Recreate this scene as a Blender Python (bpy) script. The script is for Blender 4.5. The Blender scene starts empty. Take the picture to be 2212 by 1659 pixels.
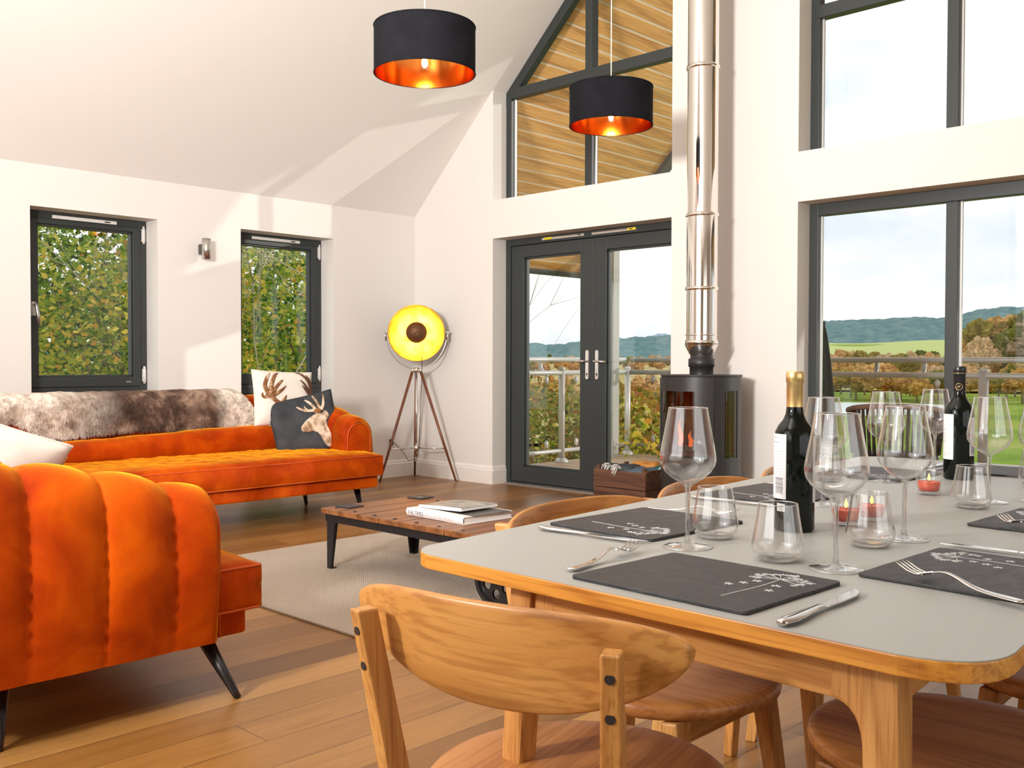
import bpy, bmesh, math, random
from mathutils import Vector, Matrix, noise
from mathutils.geometry import delaunay_2d_cdt
PI = math.pi
S = bpy.context.scene
COL = S.collection
rnd = random.Random(7)

# ------------------------------------------------------------------ camera
cam = bpy.data.cameras.new('camera'); camo = bpy.data.objects.new('camera', cam); COL.objects.link(camo)
F_PX, YAW, PITCH, ROLL = 2123.55, .7666, -.0225, .0023
cam.sensor_fit = 'HORIZONTAL'; cam.sensor_width = 36; cam.lens = F_PX*36/2212
fw = Vector((-math.sin(YAW)*math.cos(PITCH), math.cos(YAW)*math.cos(PITCH), math.sin(PITCH)))
rt = Vector((math.cos(YAW), math.sin(YAW), 0)); up = rt.cross(fw)
r2 = rt*math.cos(ROLL)+up*math.sin(ROLL); u2 = up*math.cos(ROLL)-rt*math.sin(ROLL)
M = Matrix((r2, u2, -fw)).transposed().to_4x4(); M.translation = Vector((6.9743, -5.9439, 1.0494))
camo.matrix_world = M
cam.clip_start = .05; cam.clip_end = 6000
S.camera = camo

# ------------------------------------------------------------------ view, sky, sun, lamps
vs = S.view_settings
vs.view_transform = 'Standard'; vs.look = 'None'; vs.gamma = 1; vs.use_curve_mapping = False; vs.exposure = 0.0
S.cycles.use_denoising = True
S.cycles.max_bounces = 10; S.cycles.diffuse_bounces = 4; S.cycles.glossy_bounces = 5; S.cycles.transmission_bounces = 8
S.cycles.transparent_max_bounces = 28; S.cycles.sample_clamp_indirect = 5; S.cycles.caustics_reflective = False; S.cycles.caustics_refractive = False
W = bpy.data.worlds.new('sky'); S.world = W; W.use_nodes = True
nt = W.node_tree; bg = nt.nodes['Background']
tc = nt.nodes.new('ShaderNodeTexCoord'); mp = nt.nodes.new('ShaderNodeMapping'); mp.inputs['Scale'].default_value = (1.6, 1.6, 5)
nz = nt.nodes.new('ShaderNodeTexNoise'); nz.inputs['Scale'].default_value = 2.2; nz.inputs['Detail'].default_value = 6
rp = nt.nodes.new('ShaderNodeValToRGB')
rp.color_ramp.elements[0].position = .36; rp.color_ramp.elements[0].color = (.86, .96, 1.04, 1)
rp.color_ramp.elements[1].position = .56; rp.color_ramp.elements[1].color = (1.2, 1.2, 1.2, 1)
nt.links.new(tc.outputs['Generated'], mp.inputs['Vector']); nt.links.new(mp.outputs[0], nz.inputs['Vector'])
nt.links.new(nz.outputs['Fac'], rp.inputs['Fac']); nt.links.new(rp.outputs[0], bg.inputs['Color'])
bg.inputs['Strength'].default_value = 1.0

def lamp(name, kind, loc, aim, energy, color=(1, 1, 1), **kw):
    L = bpy.data.lights.new(name, kind); L.energy = energy; L.color = color
    for k, v in kw.items(): setattr(L, k, v)
    o = bpy.data.objects.new(name, L); COL.objects.link(o); o.location = loc
    if aim is not None: o.rotation_euler = (Vector(aim)-Vector(loc)).to_track_quat('-Z', 'Y').to_euler()
    return o
lamp('sun', 'SUN', (10, 10, 5), (9, 9.08, 4.71), 1.3, (1, .95, .88), angle=.012)
# the photographer's strobe, left of the camera
lamp('strobe', 'AREA', (5.0, -7.4, 1.95), (3.0, 0, 1.4), 76, (1, .965, .93), shape='DISK', size=.25, spread=2.0)
lamp('ceiling_fill', 'AREA', (5.2, -6.9, 2.2), (3.2, -3.8, 5.0), 255, (1, .965, .93), shape='DISK', size=.4, spread=2.6)  # added fill aimed up at the ceiling to brighten the room
# added soft fill lamps, set indoors before the unseen rear and side windows
lamp('rear_fill', 'AREA', (4.6, -8.75, 2.6), (3.6, -2, 1.3), 82, (1, .965, .93), shape='RECTANGLE', size=4.6, size_y=2.6)
lamp('side_fill', 'AREA', (9.2, -4.6, 1.45), (3, -4.2, 1.2), 16, (1, .96, .92), shape='RECTANGLE', size=3.6, size_y=1.7)

# ------------------------------------------------------------------ mesh builder
class MB:
    def __init__(s): s.v = []; s.f = []; s.m = []; s.sm = []
    def add(s, vs, fs, mi=0, smooth=False):
        o = len(s.v); s.v += [tuple(v) for v in vs]
        for f in fs: s.f.append(tuple(i+o for i in f)); s.m.append(mi); s.sm.append(smooth)
        return s
    def box(s, x0, x1, y0, y1, z0, z1, mi=0):
        v = [(x, y, z) for z in (z0, z1) for y in (y0, y1) for x in (x0, x1)]
        return s.add(v, [(0, 2, 3, 1), (4, 5, 7, 6), (0, 1, 5, 4), (2, 6, 7, 3), (0, 4, 6, 2), (1, 3, 7, 5)], mi)
    def bar(s, a, b, w, d, mi=0, upv=(0, 0, 1), w2=None, d2=None):
        a, b = Vector(a), Vector(b); t = (b-a).normalized(); upv = Vector(upv)
        sx = t.cross(upv)
        if sx.length < 1e-4: sx = t.cross(Vector((0, 1, 0)))
        sx.normalize(); sy = sx.cross(t)
        w2 = w if w2 is None else w2; d2 = d if d2 is None else d2
        v = []
        for p, ww, dd in ((a, w, d), (b, w2, d2)):
            for i, j in ((-1, -1), (1, -1), (1, 1), (-1, 1)): v.append(p+sx*(i*ww/2)+sy*(j*dd/2))
        return s.add(v, [(0, 1, 2, 3), (7, 6, 5, 4), (0, 4, 5, 1), (1, 5, 6, 2), (2, 6, 7, 3), (3, 7, 4, 0)], mi)
    def tube(s, pts, r, n=10, mi=0, cap=True, closed=False):
        pts = [Vector(p) for p in pts]; N = len(pts)
        rs = r if isinstance(r, (list, tuple)) else [r]*N
        t0 = (pts[1]-pts[0]).normalized(); ref = Vector((0, 0, 1)) if abs(t0.z) < .9 else Vector((1, 0, 0))
        nn = t0.cross(ref).normalized(); v = []
        for i, p in enumerate(pts):
            if closed: t = (pts[(i+1) % N]-pts[i-1]).normalized()
            else: t = (pts[min(i+1, N-1)]-pts[max(i-1, 0)]).normalized()
            nn = (nn-t*nn.dot(t)).normalized(); bn = t.cross(nn)
            for k in range(n):
                a = 2*PI*k/n; v.append(p+(nn*math.cos(a)+bn*math.sin(a))*rs[i])
        fs = []
        for i in range(N if closed else N-1):
            j = (i+1) % N
            for k in range(n):
                k2 = (k+1) % n; fs.append((i*n+k, i*n+k2, j*n+k2, j*n+k))
        s.add(v, fs, mi, True)
        if cap and not closed:
            o = len(s.v)-len(v)
            s.f.append(tuple(o+k for k in reversed(range(n)))); s.m.append(mi); s.sm.append(False)
            s.f.append(tuple(o+(N-1)*n+k for k in range(n))); s.m.append(mi); s.sm.append(False)
        return s
    def lathe(s, prof, n=32, c=(0, 0, 0), mi=0, axis='Z', capb=False, capt=False, smooth=True):
        v = []
        for r, z in prof:
            for k in range(n):
                a = 2*PI*k/n; x, y = r*math.cos(a), r*math.sin(a)
                p = (x, y, z) if axis == 'Z' else ((x, z, y) if axis == 'Y' else (z, x, y))
                v.append((p[0]+c[0], p[1]+c[1], p[2]+c[2]))
        fs = []; flip = axis == 'Y'
        for i in range(len(prof)-1):
            for k in range(n):
                k2 = (k+1) % n; q = (i*n+k, i*n+k2, (i+1)*n+k2, (i+1)*n+k)
                fs.append(q[::-1] if flip else q)
        s.add(v, fs, mi, smooth); o = len(s.v)-len(v); L = len(prof)-1
        for on, base, rev in ((capb, 0, not flip), (capt, L*n, flip)):
            if on:
                f = [o+base+k for k in range(n)]; s.f.append(tuple(f[::-1] if rev else f)); s.m.append(mi); s.sm.append(False)
        return s
    def prism(s, poly, z0, z1, mi=0, mp=None, side_smooth=False):
        """poly: 2-D outline (ccw), extruded z0..z1; mp maps (x,y,z)->3-D"""
        mp = mp or (lambda x, y, z: (x, y, z)); n = len(poly)
        v = [mp(x, y, z0) for x, y in poly]+[mp(x, y, z1) for x, y in poly]
        s.add(v, [tuple(range(n))[::-1], tuple(range(n, 2*n))], mi)
        o = len(s.v)-2*n
        for i in range(n):
            j = (i+1) % n; s.f.append((o+i, o+j, o+n+j, o+n+i)); s.m.append(mi); s.sm.append(side_smooth)
        return s
    def grid(s, fn, nu, nv, mi=0, closeu=False, closev=False, smooth=True):
        v = [fn(i/(nu if closeu else nu-1), j/(nv if closev else nv-1)) for i in range(nu) for j in range(nv)]; fs = []
        for i in range(nu if closeu else nu-1):
            for j in range(nv if closev else nv-1):
                i2, j2 = (i+1) % nu, (j+1) % nv
                fs.append((i*nv+j, i2*nv+j, i2*nv+j2, i*nv+j2))
        return s.add(v, fs, mi, smooth)
    def build(s, name, mats, parent=None, bevel=0, seg=2, sub=0, fix=True, weld=False, angle=.6):
        me = bpy.data.meshes.new(name); me.from_pydata(s.v, [], s.f)
        if not isinstance(mats, (list, tuple)): mats = [mats]
        for m in mats: me.materials.append(m)
        me.polygons.foreach_set('material_index', s.m); me.polygons.foreach_set('use_smooth', s.sm)
        if fix or weld:
            bm = bmesh.new(); bm.from_mesh(me)
            if weld: bmesh.ops.remove_doubles(bm, verts=bm.verts, dist=weld if weld is not True else 1e-5)
            if fix: bmesh.ops.recalc_face_normals(bm, faces=bm.faces)
            bm.to_mesh(me); bm.free()
        me.update()
        o = bpy.data.objects.new(name, me); COL.objects.link(o)
        if parent: o.parent = parent
        if bevel:
            b = o.modifiers.new('bevel', 'BEVEL'); b.width = bevel; b.segments = seg; b.limit_method = 'ANGLE'; b.angle_limit = angle; b.harden_normals = False
        if sub:
            b = o.modifiers.new('sub', 'SUBSURF'); b.levels = sub; b.render_levels = sub
        return o

def tag(o, label=None, cat=None, group=None, kind=None):
    if label: o['label'] = label
    if cat: o['category'] = cat
    if group: o['group'] = group
    if kind: o['kind'] = kind
    return o
def thing(name, label, cat, loc=(0, 0, 0), rz=0, group=None):
    o = bpy.data.objects.new(name, None); COL.objects.link(o); o.empty_display_size = .1
    o.location = loc; o.rotation_euler = (0, 0, rz)
    return tag(o, label, cat, group)
def struct(o): o['kind'] = 'structure'; return o
def sroot(name, loc=(0, 0, 0)):
    o = bpy.data.objects.new(name, None); COL.objects.link(o); o.location = loc; return struct(o)
def dup(root, loc, rz=None, label=None, group=None, name=None, rot=None, scale=None):
    r = root.copy(); COL.objects.link(r); r.location = loc
    if name: r.name = name
    if rot is not None: r.rotation_euler = rot
    elif rz is not None: r.rotation_euler = (0, 0, rz)
    if scale: r.scale = scale
    if label: r['label'] = label
    if group: r['group'] = group
    for ch in list(root.children):
        c = ch.copy(); COL.objects.link(c); c.parent = r
        for g in list(ch.children):
            d = g.copy(); COL.objects.link(d); d.parent = c
    return r
def rrect(x0, x1, y0, y1, r, n=6):
    P = []
    for cx, cy, a0 in ((x1-r, y1-r, 0), (x0+r, y1-r, PI/2), (x0+r, y0+r, PI), (x1-r, y0+r, 3*PI/2)):
        for k in range(n+1):
            a = a0+PI/2*k/n; P.append((cx+r*math.cos(a), cy+r*math.sin(a)))
    return P
def text_mesh(body, size, ext=.0006, align='LEFT'):
    cu = bpy.data.curves.new('lettering', 'FONT'); cu.body = body; cu.size = size; cu.extrude = ext; cu.align_x = align; cu.resolution_u = 2
    o = bpy.data.objects.new('lettering', cu); COL.objects.link(o)
    me = bpy.data.meshes.new_from_object(o.evaluated_get(bpy.context.evaluated_depsgraph_get()))
    bpy.data.objects.remove(o); return me

# ------------------------------------------------------------------ materials
def mat(name, base=(.8, .8, .8), rough=.5, metal=0, spec=.5, **kw):
    m = bpy.data.materials.new(name); m.use_nodes = True; b = m.node_tree.nodes['Principled BSDF']
    b.inputs['Base Color'].default_value = (*base, 1); b.inputs['Roughness'].default_value = rough
    b.inputs['Metallic'].default_value = metal; b.inputs['Specular IOR Level'].default_value = spec
    for k, v in kw.items(): b.inputs[k.replace('_', ' ')].default_value = v
    return m
def N(m, t, **kw):
    n = m.node_tree.nodes.new(t)
    for k, v in kw.items(): setattr(n, k, v)
    return n
def L(m, a, b): m.node_tree.links.new(a, b)
def P(m): return m.node_tree.nodes['Principled BSDF']
def coords(m, scale=(1, 1, 1), kind='Object', rot=(0, 0, 0)):
    t = N(m, 'ShaderNodeTexCoord'); p = N(m, 'ShaderNodeMapping'); p.inputs['Scale'].default_value = scale; p.inputs['Rotation'].default_value = rot
    L(m, t.outputs[kind], p.inputs['Vector']); return p.outputs[0]
def ramp(m, src, stops):
    r = N(m, 'ShaderNodeValToRGB'); e = r.color_ramp.elements
    while len(e) < len(stops): e.new(.5)
    for i, (p, c) in enumerate(stops): e[i].position = p; e[i].color = (*c, 1)
    L(m, src, r.inputs['Fac']); return r.outputs[0]
def noise_n(m, vec, scale, detail=4, rough=.5, dist=0):
    n = N(m, 'ShaderNodeTexNoise'); n.inputs['Scale'].default_value = scale; n.inputs['Detail'].default_value = detail
    n.inputs['Roughness'].default_value = rough; n.inputs['Distortion'].default_value = dist
    L(m, vec, n.inputs['Vector']); return n.outputs['Fac']
def bump(m, src, strength=.2, dist=.01):
    b = N(m, 'ShaderNodeBump'); b.inputs['Strength'].default_value = strength; b.inputs['Distance'].default_value = dist
    L(m, src, b.inputs['Height']); L(m, b.outputs[0], P(m).inputs['Normal']); return b
def mixc(m, a, b, fac, mode='MIX'):
    x = N(m, 'ShaderNodeMix', data_type='RGBA', blend_type=mode)
    for k, v in ((0, fac), (6, a), (7, b)):
        if hasattr(v, 'is_linked'): L(m, v, x.inputs[k])
        else: x.inputs[k].default_value = v if k == 0 else (*v, 1)
    return x.outputs[2]
def wood(name, c1, c2, c3, axis='Z', rough=.42, fine=150, big=5, bmp=.08, kind='Object'):
    m = mat(name, c2, rough); ax = 'XYZ'.index(axis)
    sv = lambda k: tuple(k if i == ax else 1 for i in range(3))
    a = noise_n(m, coords(m, sv(.05), kind), big*2.4, 3, .5, .5)
    base = ramp(m, a, [(.3, c1), (.5, c2), (.72, c3)])
    w = N(m, 'ShaderNodeTexWave', wave_type='BANDS', bands_direction='DIAGONAL'); L(m, coords(m, sv(.13), kind), w.inputs['Vector'])
    w.inputs['Scale'].default_value = big*2.0; w.inputs['Distortion'].default_value = 5.5; w.inputs['Detail'].default_value = 2; w.inputs['Detail Scale'].default_value = .9; w.inputs['Detail Roughness'].default_value = .45
    f1 = ramp(m, w.outputs['Fac'], [(0, (.74, .64, .54)), (.16, (.95, .93, .90)), (.5, (1.02, 1.02, 1.02)), (1, (1.05, 1.05, 1.05))])
    c = mixc(m, base, f1, .75, 'MULTIPLY')
    fn = noise_n(m, coords(m, sv(.028), kind), fine*1.5, 2, .5)
    f2 = ramp(m, fn, [(.36, (.70, .61, .52)), (.52, (1.02, 1.02, 1.02))])
    c = mixc(m, c, f2, .75, 'MULTIPLY')
    L(m, c, P(m).inputs['Base Color']); bump(m, fn, bmp, .002); return m
OAK1, OAK2, OAK3 = (.47, .205, .052), (.58, .28, .078), (.67, .36, .115)
oakX = wood('oak_x', OAK1, OAK2, OAK3, 'X'); oakY = wood('oak_y', OAK1, OAK2, OAK3, 'Y'); oakZ = wood('oak_z', OAK1, OAK2, OAK3, 'Z')
edge_oak = wood('table_edge_oak', (.60, .25, .035), (.70, .32, .055), (.78, .40, .085), 'X', .4)
wallm = mat('wall_paint', (.85, .82, .775), .75, spec=.2)
L(wallm, ramp(wallm, noise_n(wallm, coords(wallm), 60, 3), [(.3, (.805, .77, .735)), (.7, (.82, .785, .75))]), P(wallm).inputs['Base Color'])
ceilm = mat('ceiling_paint', (.85, .815, .78), .8, spec=.15)
trimm = mat('trim_gloss', (.88, .84, .80), .35)
frame = mat('window_frame', (.030, .036, .036), .42); 
L(frame, ramp(frame, noise_n(frame, coords(frame), 300, 2), [(.3, (.026, .032, .032)), (.7, (.040, .046, .046))]), P(frame).inputs['Base Color'])
black = mat('black_metal', (.010, .010, .011), .42)
blackw = mat('black_lacquer', (.012, .010, .010), .25)
chrome = mat('chrome', (.82, .80, .77), .13, 1)
steel = mat('brushed_steel', (.62, .60, .57), .28, 1)
flue_m = mat('polished_flue', (.86, .83, .79), .10, 1)
silver = mat('silver_cutlery', (.78, .76, .74), .12, 1)
alu = mat('white_aluminium', (.72, .72, .70), .4, .25)
whitep = mat('white_plastic', (.80, .78, .75), .4)
yellowp = mat('yellow_tape', (.85, .65, .02), .5)
hole_shade = mat('hole_shade', (.02, .012, .008), .6)

def thin_glass(name, refl=.05, tint=(1, 1, 1), edge=.0):
    m = bpy.data.materials.new(name); m.use_nodes = True; n = m.node_tree; n.nodes.remove(P(m)); out = n.nodes['Material Output']
    t = N(m, 'ShaderNodeBsdfTransparent'); t.inputs[0].default_value = (*tint, 1)
    g = N(m, 'ShaderNodeBsdfGlossy'); g.inputs['Roughness'].default_value = .0; g.inputs[0].default_value = (1, 1, 1, 1)
    fr = N(m, 'ShaderNodeLayerWeight'); fr.inputs[0].default_value = .5; f5 = N(m, 'ShaderNodeMath', operation='POWER'); f5.inputs[1].default_value = 4.5; L(m, fr.outputs['Facing'], f5.inputs[0])
    mx = N(m, 'ShaderNodeMixShader'); mu = N(m, 'ShaderNodeMath', operation='MULTIPLY_ADD'); mu.inputs[1].default_value = .75; mu.inputs[2].default_value = refl
    L(m, f5.outputs[0], mu.inputs[0]); mu.use_clamp = True; L(m, mu.outputs[0], mx.inputs[0]); L(m, t.outputs[0], mx.inputs[1]); L(m, g.outputs[0], mx.inputs[2])
    last = mx.outputs[0]
    if edge:
        lw = N(m, 'ShaderNodeLayerWeight'); lw.inputs[0].default_value = .5
        rr = N(m, 'ShaderNodeMapRange'); rr.inputs[1].default_value = .60; rr.inputs[2].default_value = 1.0; L(m, lw.outputs['Facing'], rr.inputs[0])
        gl = N(m, 'ShaderNodeBsdfGlass'); gl.inputs['IOR'].default_value = 1.35; gl.inputs['Roughness'].default_value = 0
        pw = N(m, 'ShaderNodeMath', operation='MULTIPLY'); pw.inputs[1].default_value = edge; L(m, rr.outputs[0], pw.inputs[0])
        m2 = N(m, 'ShaderNodeMixShader'); L(m, pw.outputs[0], m2.inputs[0]); L(m, last, m2.inputs[1]); L(m, gl.outputs[0], m2.inputs[2]); last = m2.outputs[0]
    L(m, last, out.inputs['Surface']); return m
pane_m = thin_glass('pane_glass', .03, (.985, .99, .985))
bowl_m = thin_glass('bowl_glass', .075, (.985, .985, .985), .95)
rail_glass = thin_glass('balcony_glass', .03, (.95, .98, .96))
stem_m = bpy.data.materials.new('stem_glass'); stem_m.use_nodes = True
P(stem_m).inputs['Transmission Weight'].default_value = 1; P(stem_m).inputs['Roughness'].default_value = 0; P(stem_m).inputs['IOR'].default_value = 1.45
_t = N(stem_m, 'ShaderNodeBsdfTransparent'); _x = N(stem_m, 'ShaderNodeMixShader'); _x.inputs[0].default_value = .45
L(stem_m, P(stem_m).outputs[0], _x.inputs[1]); L(stem_m, _t.outputs[0], _x.inputs[2]); L(stem_m, _x.outputs[0], stem_m.node_tree.nodes['Material Output'].inputs['Surface'])
def emis(name, col, st):
    m = mat(name, (0, 0, 0), .5); P(m).inputs['Emission Color'].default_value = (*col, 1); P(m).inputs['Emission Strength'].default_value = st; return m
# ================================================================== THE ROOM
ZE, SL, XR = 2.385, .9584, 3.346          # eave height, roof slope, ridge
def roofz(x): return ZE+SL*(x if x <= XR else 2*XR-x)
XZ = lambda x, z, y: (x, y, z)
# floor: oak planks running towards the gable wall
fm = mat('floor_planks', (.5, .26, .10), .34)
vv = coords(fm, (1, 1, 1), 'Object', (0, 0, PI/2))
bk = N(fm, 'ShaderNodeTexBrick'); L(fm, vv, bk.inputs['Vector'])
bk.offset = .37; bk.offset_frequency = 3; bk.inputs['Scale'].default_value = 1; bk.inputs['Brick Width'].default_value = 1.7; bk.inputs['Row Height'].default_value = .165
bk.inputs['Mortar Size'].default_value = .0016; bk.inputs['Mortar Smooth'].default_value = .1; bk.inputs['Bias'].default_value = .0
bk.inputs['Color1'].default_value = (.0, .0, .0, 1); bk.inputs['Color2'].default_value = (1, 1, 1, 1); bk.inputs['Mortar'].default_value = (.5, .5, .5, 1)
g1 = N(fm, 'ShaderNodeMix', data_type='VECTOR'); 
gv = coords(fm, (1, .07, 1)); gadd = N(fm, 'ShaderNodeVectorMath', operation='ADD'); L(fm, gv, gadd.inputs[0])
gm = N(fm, 'ShaderNodeVectorMath', operation='SCALE'); gm.inputs['Scale'].default_value = 7.0; L(fm, bk.outputs['Color'], gm.inputs[0]); L(fm, gm.outputs[0], gadd.inputs[1])
pc = ramp(fm, bk.outputs['Color'], [(0, (.19, .083, .020)), (.4, (.27, .125, .031)), (.75, (.33, .16, .042)), (1, (.40, .205, .060))])
ga = noise_n(fm, gadd.outputs[0], 9, 5, .6, 1.2)
pc = mixc(fm, pc, ramp(fm, ga, [(.25, (.62, .55, .48)), (.5, (1, 1, 1)), (.8, (1.12, 1.1, 1.05))]), .8, 'MULTIPLY')
pc = mixc(fm, pc, ramp(fm, noise_n(fm, gadd.outputs[0], 70, 3), [(.35, (.8, .76, .7)), (.6, (1, 1, 1))]), .6, 'MULTIPLY')
pc = mixc(fm, pc, (.10, .045, .018), bk.outputs['Fac']); L(fm, pc, P(fm).inputs['Base Color'])
fb = bump(fm, bk.outputs['Fac'], .5, .002); fb.invert = True
struct(MB().box(-.3, 9.8, -9.3, .16, -.12, 0).build('floor', fm))

# gable wall: doors left, tall glazing right, glazed triangle above both
g = MB()
for y0, y1, dx in ((0, .16, 0), (.16, .30, .10)):
    g.prism([(-.3, 0), (1.018, 0), (1.018, roofz(1.018)), (0, ZE), (-.3, ZE)], y0, y1, mp=XZ)
    g.prism([(2.85+dx, 0), (3.842, 0), (3.842, roofz(3.842)), (XR, roofz(XR)), (2.85+dx, roofz(2.85+dx))], y0, y1, mp=XZ)
    g.prism([(1.018, 2.1), (2.85+dx, 2.1), (2.85+dx, 2.426), (1.018, 2.426)], y0, y1, mp=XZ)
    g.prism([(3.842, 2.1), (5.674, 2.1), (5.674, 2.426), (3.842, 2.426)], y0, y1, mp=XZ)
    g.prism([(5.674, 0), (9.8, 0), (9.8, ZE), (6.692, ZE), (5.674, roofz(5.674))], y0, y1, mp=XZ)
struct(g.build('wall_gable', wallm, fix=True))
# left wall with two tall windows
WY = [(-3.403, -2.498), (-1.807, -.914)]
g = MB(); ys = [-9.3, WY[0][0], WY[0][1], WY[1][0], WY[1][1], 0]
for i in (0, 2, 4): g.box(-.3, 0, ys[i], ys[i+1], 0, ZE)
for a, b in WY: g.box(-.3, 0, a, b, 0, .12); g.box(-.3, 0, a, b, 2.1, ZE)
struct(g.build('wall_left', wallm))
struct(MB().box(9.5, 9.8, -2.5, 0, 0, ZE).box(9.5, 9.8, -9.3, -6.8, 0, ZE).box(9.5, 9.8, -6.8, -2.5, 2.15, ZE).box(9.5, 9.8, -6.8, -2.5, 0, .35).build('wall_right', wallm))
# rear wall with a wide opening for the rear window
g = MB()
YR = lambda x, z, y: (x, y, z)
g.prism([(-.3, 0), (2.2, 0), (2.2, roofz(2.2)), (0, ZE), (-.3, ZE)], -9.3, -9.0, mp=YR)
g.prism([(7.0, 0), (9.8, 0), (9.8, ZE), (7.0, ZE)], -9.3, -9.0, mp=YR)
g.prism([(2.2, 3.9), (4.93, 3.9), (XR, roofz(XR)), (2.2, roofz(2.2))], -9.3, -9.0, mp=YR)
g.prism([(4.93, 3.9), (5.0, 2.385), (7.0, 2.385), (6.692, 2.386)], -9.3, -9.0, mp=YR)
g.box(2.2, 7.0, -9.3, -9.0, 0, .9)
struct(g.build('wall_rear', wallm))
# ceiling: two slopes up to the ridge, a flat part over the dining side; seams at the gable
T = .02
g = MB()
g.prism([(0, ZE), (XR, roofz(XR)), (2*XR, ZE), (9.8, ZE), (9.8, ZE+.1), (6.8, ZE+.1), (XR, roofz(XR)+.25), (-.05, ZE+.1)], -9.3, .302, mp=XZ)
ce = struct(g.build('ceiling', ceilm))
# baseboards
def skirt(name, path, mats=trimm, h=.152, d=.018):
    prof = [(0, 0), (d, 0), (d, h*.78), (d*.72, h*.83), (d*.72, h*.90), (d*.35, h), (0, h)]
    m = MB(); n = len(path)
    nrm = []
    for i in range(n-1):
        a, b = Vector(path[i]), Vector(path[i+1]); t = (b-a).normalized(); nrm.append(Vector((-t.y, t.x)))
    rows = []
    for i, p in enumerate(path):
        if i == 0: q = nrm[0]
        elif i == n-1: q = nrm[-1]
        else:
            s = nrm[i-1]+nrm[i]; q = s/(1+nrm[i-1].dot(nrm[i]))
        rows.append([(p[0]+q.x*u, p[1]+q.y*u, z) for u, z in prof])
    v = [x for r_ in rows for x in r_]; k = len(prof); fs = []
    for i in range(n-1):
        for j in range(k): fs.append((i*k+j, i*k+(j+1) % k, (i+1)*k+(j+1) % k, (i+1)*k+j))
    fs += [tuple(range(k)), tuple((n-1)*k+j for j in reversed(range(k)))]
    m.add(v, fs); return struct(m.build(name, mats))
skirt('baseboard_left', [(0.0, -.018), (0.0, -9.0)])
skirt('baseboard_gable_left', [(1.018, .155), (1.018, 0), (0, 0)])
skirt('baseboard_gable_middle', [(3.842, .155), (3.842, 0), (2.85, 0), (2.85, .155)])
skirt('baseboard_gable_right', [(9.5, 0), (5.674, 0), (5.674, .155)])

# ------------------------------------------------------------------ tall windows in the left wall
def left_window(name, y0, y1, handle):
    w = sroot(name)
    X0, X1 = -.18, -.255
    fr = MB()
    for a in ((y0, y0+.05, .12, 2.1), (y1-.055, y1, .12, 2.1), (y0+.05, y1-.055, 2.045, 2.1), (y0+.05, y1-.055, .12, .18), (y0+.05, y1-.055, .82, .862)):
        fr.box(X1, X0, a[0], a[1], a[2], a[3])
    fr.build('window_frame', frame, w, bevel=.004)
    a, b = y0+.05, y1-.055; sa = MB()
    def sash(z0, z1, wd, bot):
        for q in ((a, a+wd, z0, z1), (b-wd, b, z0, z1), (a+wd, b-wd, z1-.035, z1), (a+wd, b-wd, z0, z0+bot)): sa.box(X1+.01, X0+.012, *q)
        bd = .014
        for q in ((a+wd, a+wd+bd, z0+bot, z1-.035), (b-wd-bd, b-wd, z0+bot, z1-.035), (a+wd, b-wd, z1-.035-bd, z1-.035), (a+wd, b-wd, z0+bot, z0+bot+bd)): sa.box(X1+.02, X0-.004, *q)
    sash(.862, 2.045, .055, .072)
    sa.build('sash', frame, w, bevel=.003)
    sa = MB(); sash(.18, .82, .05, .05); sa.build('lower_sash', frame, w, bevel=.003)
    MB().box(-.222, -.216, a+.05, b-.05, .93, 2.01).build('pane', pane_m, w)
    MB().box(-.222, -.216, a+.05, b-.05, .23, .785).build('lower_pane', pane_m, w)
    c = (y0+y1)/2
    v = MB().box(X0, X0+.014, c-.24, c+.22, 2.052, 2.076).build('trickle_vent', whitep, w, bevel=.002)
    MB().box(X0+.013, X0+.018, c+.13, c+.17, 2.059, 2.067).build('vent_slider', black, v)
    for z in (1.93, .88): MB().tube([(X0+.012, y1-.028, z), (X0+.012, y1-.028, z+.13)], .0085, 10).box(X0-.002, X0+.008, y1-.04, y1-.012, z+.015, z+.11).build('hinge', whitep, w)
    MB().box(X0+.012, X0+.0135, y1-.17, y1-.13, .89, .90).build('maker_plate', steel, w)
    if handle:
        h = MB().box(X0+.010, X0+.022, y0+.062, y0+.092, 1.36, 1.46).build('handle_plate', steel, w, bevel=.004)
        MB().tube([(X0+.02, y0+.077, 1.44), (X0+.06, y0+.077, 1.44), (X0+.066, y0+.08, 1.42), (X0+.068, y0+.09, 1.36), (X0+.062, y0+.10, 1.29)], [.009, .010, .012, .012, .009], 12).build('handle', steel, h)
    return w
left_window('window_1', *WY[0], True); left_window('window_2', *WY[1], False)

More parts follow.
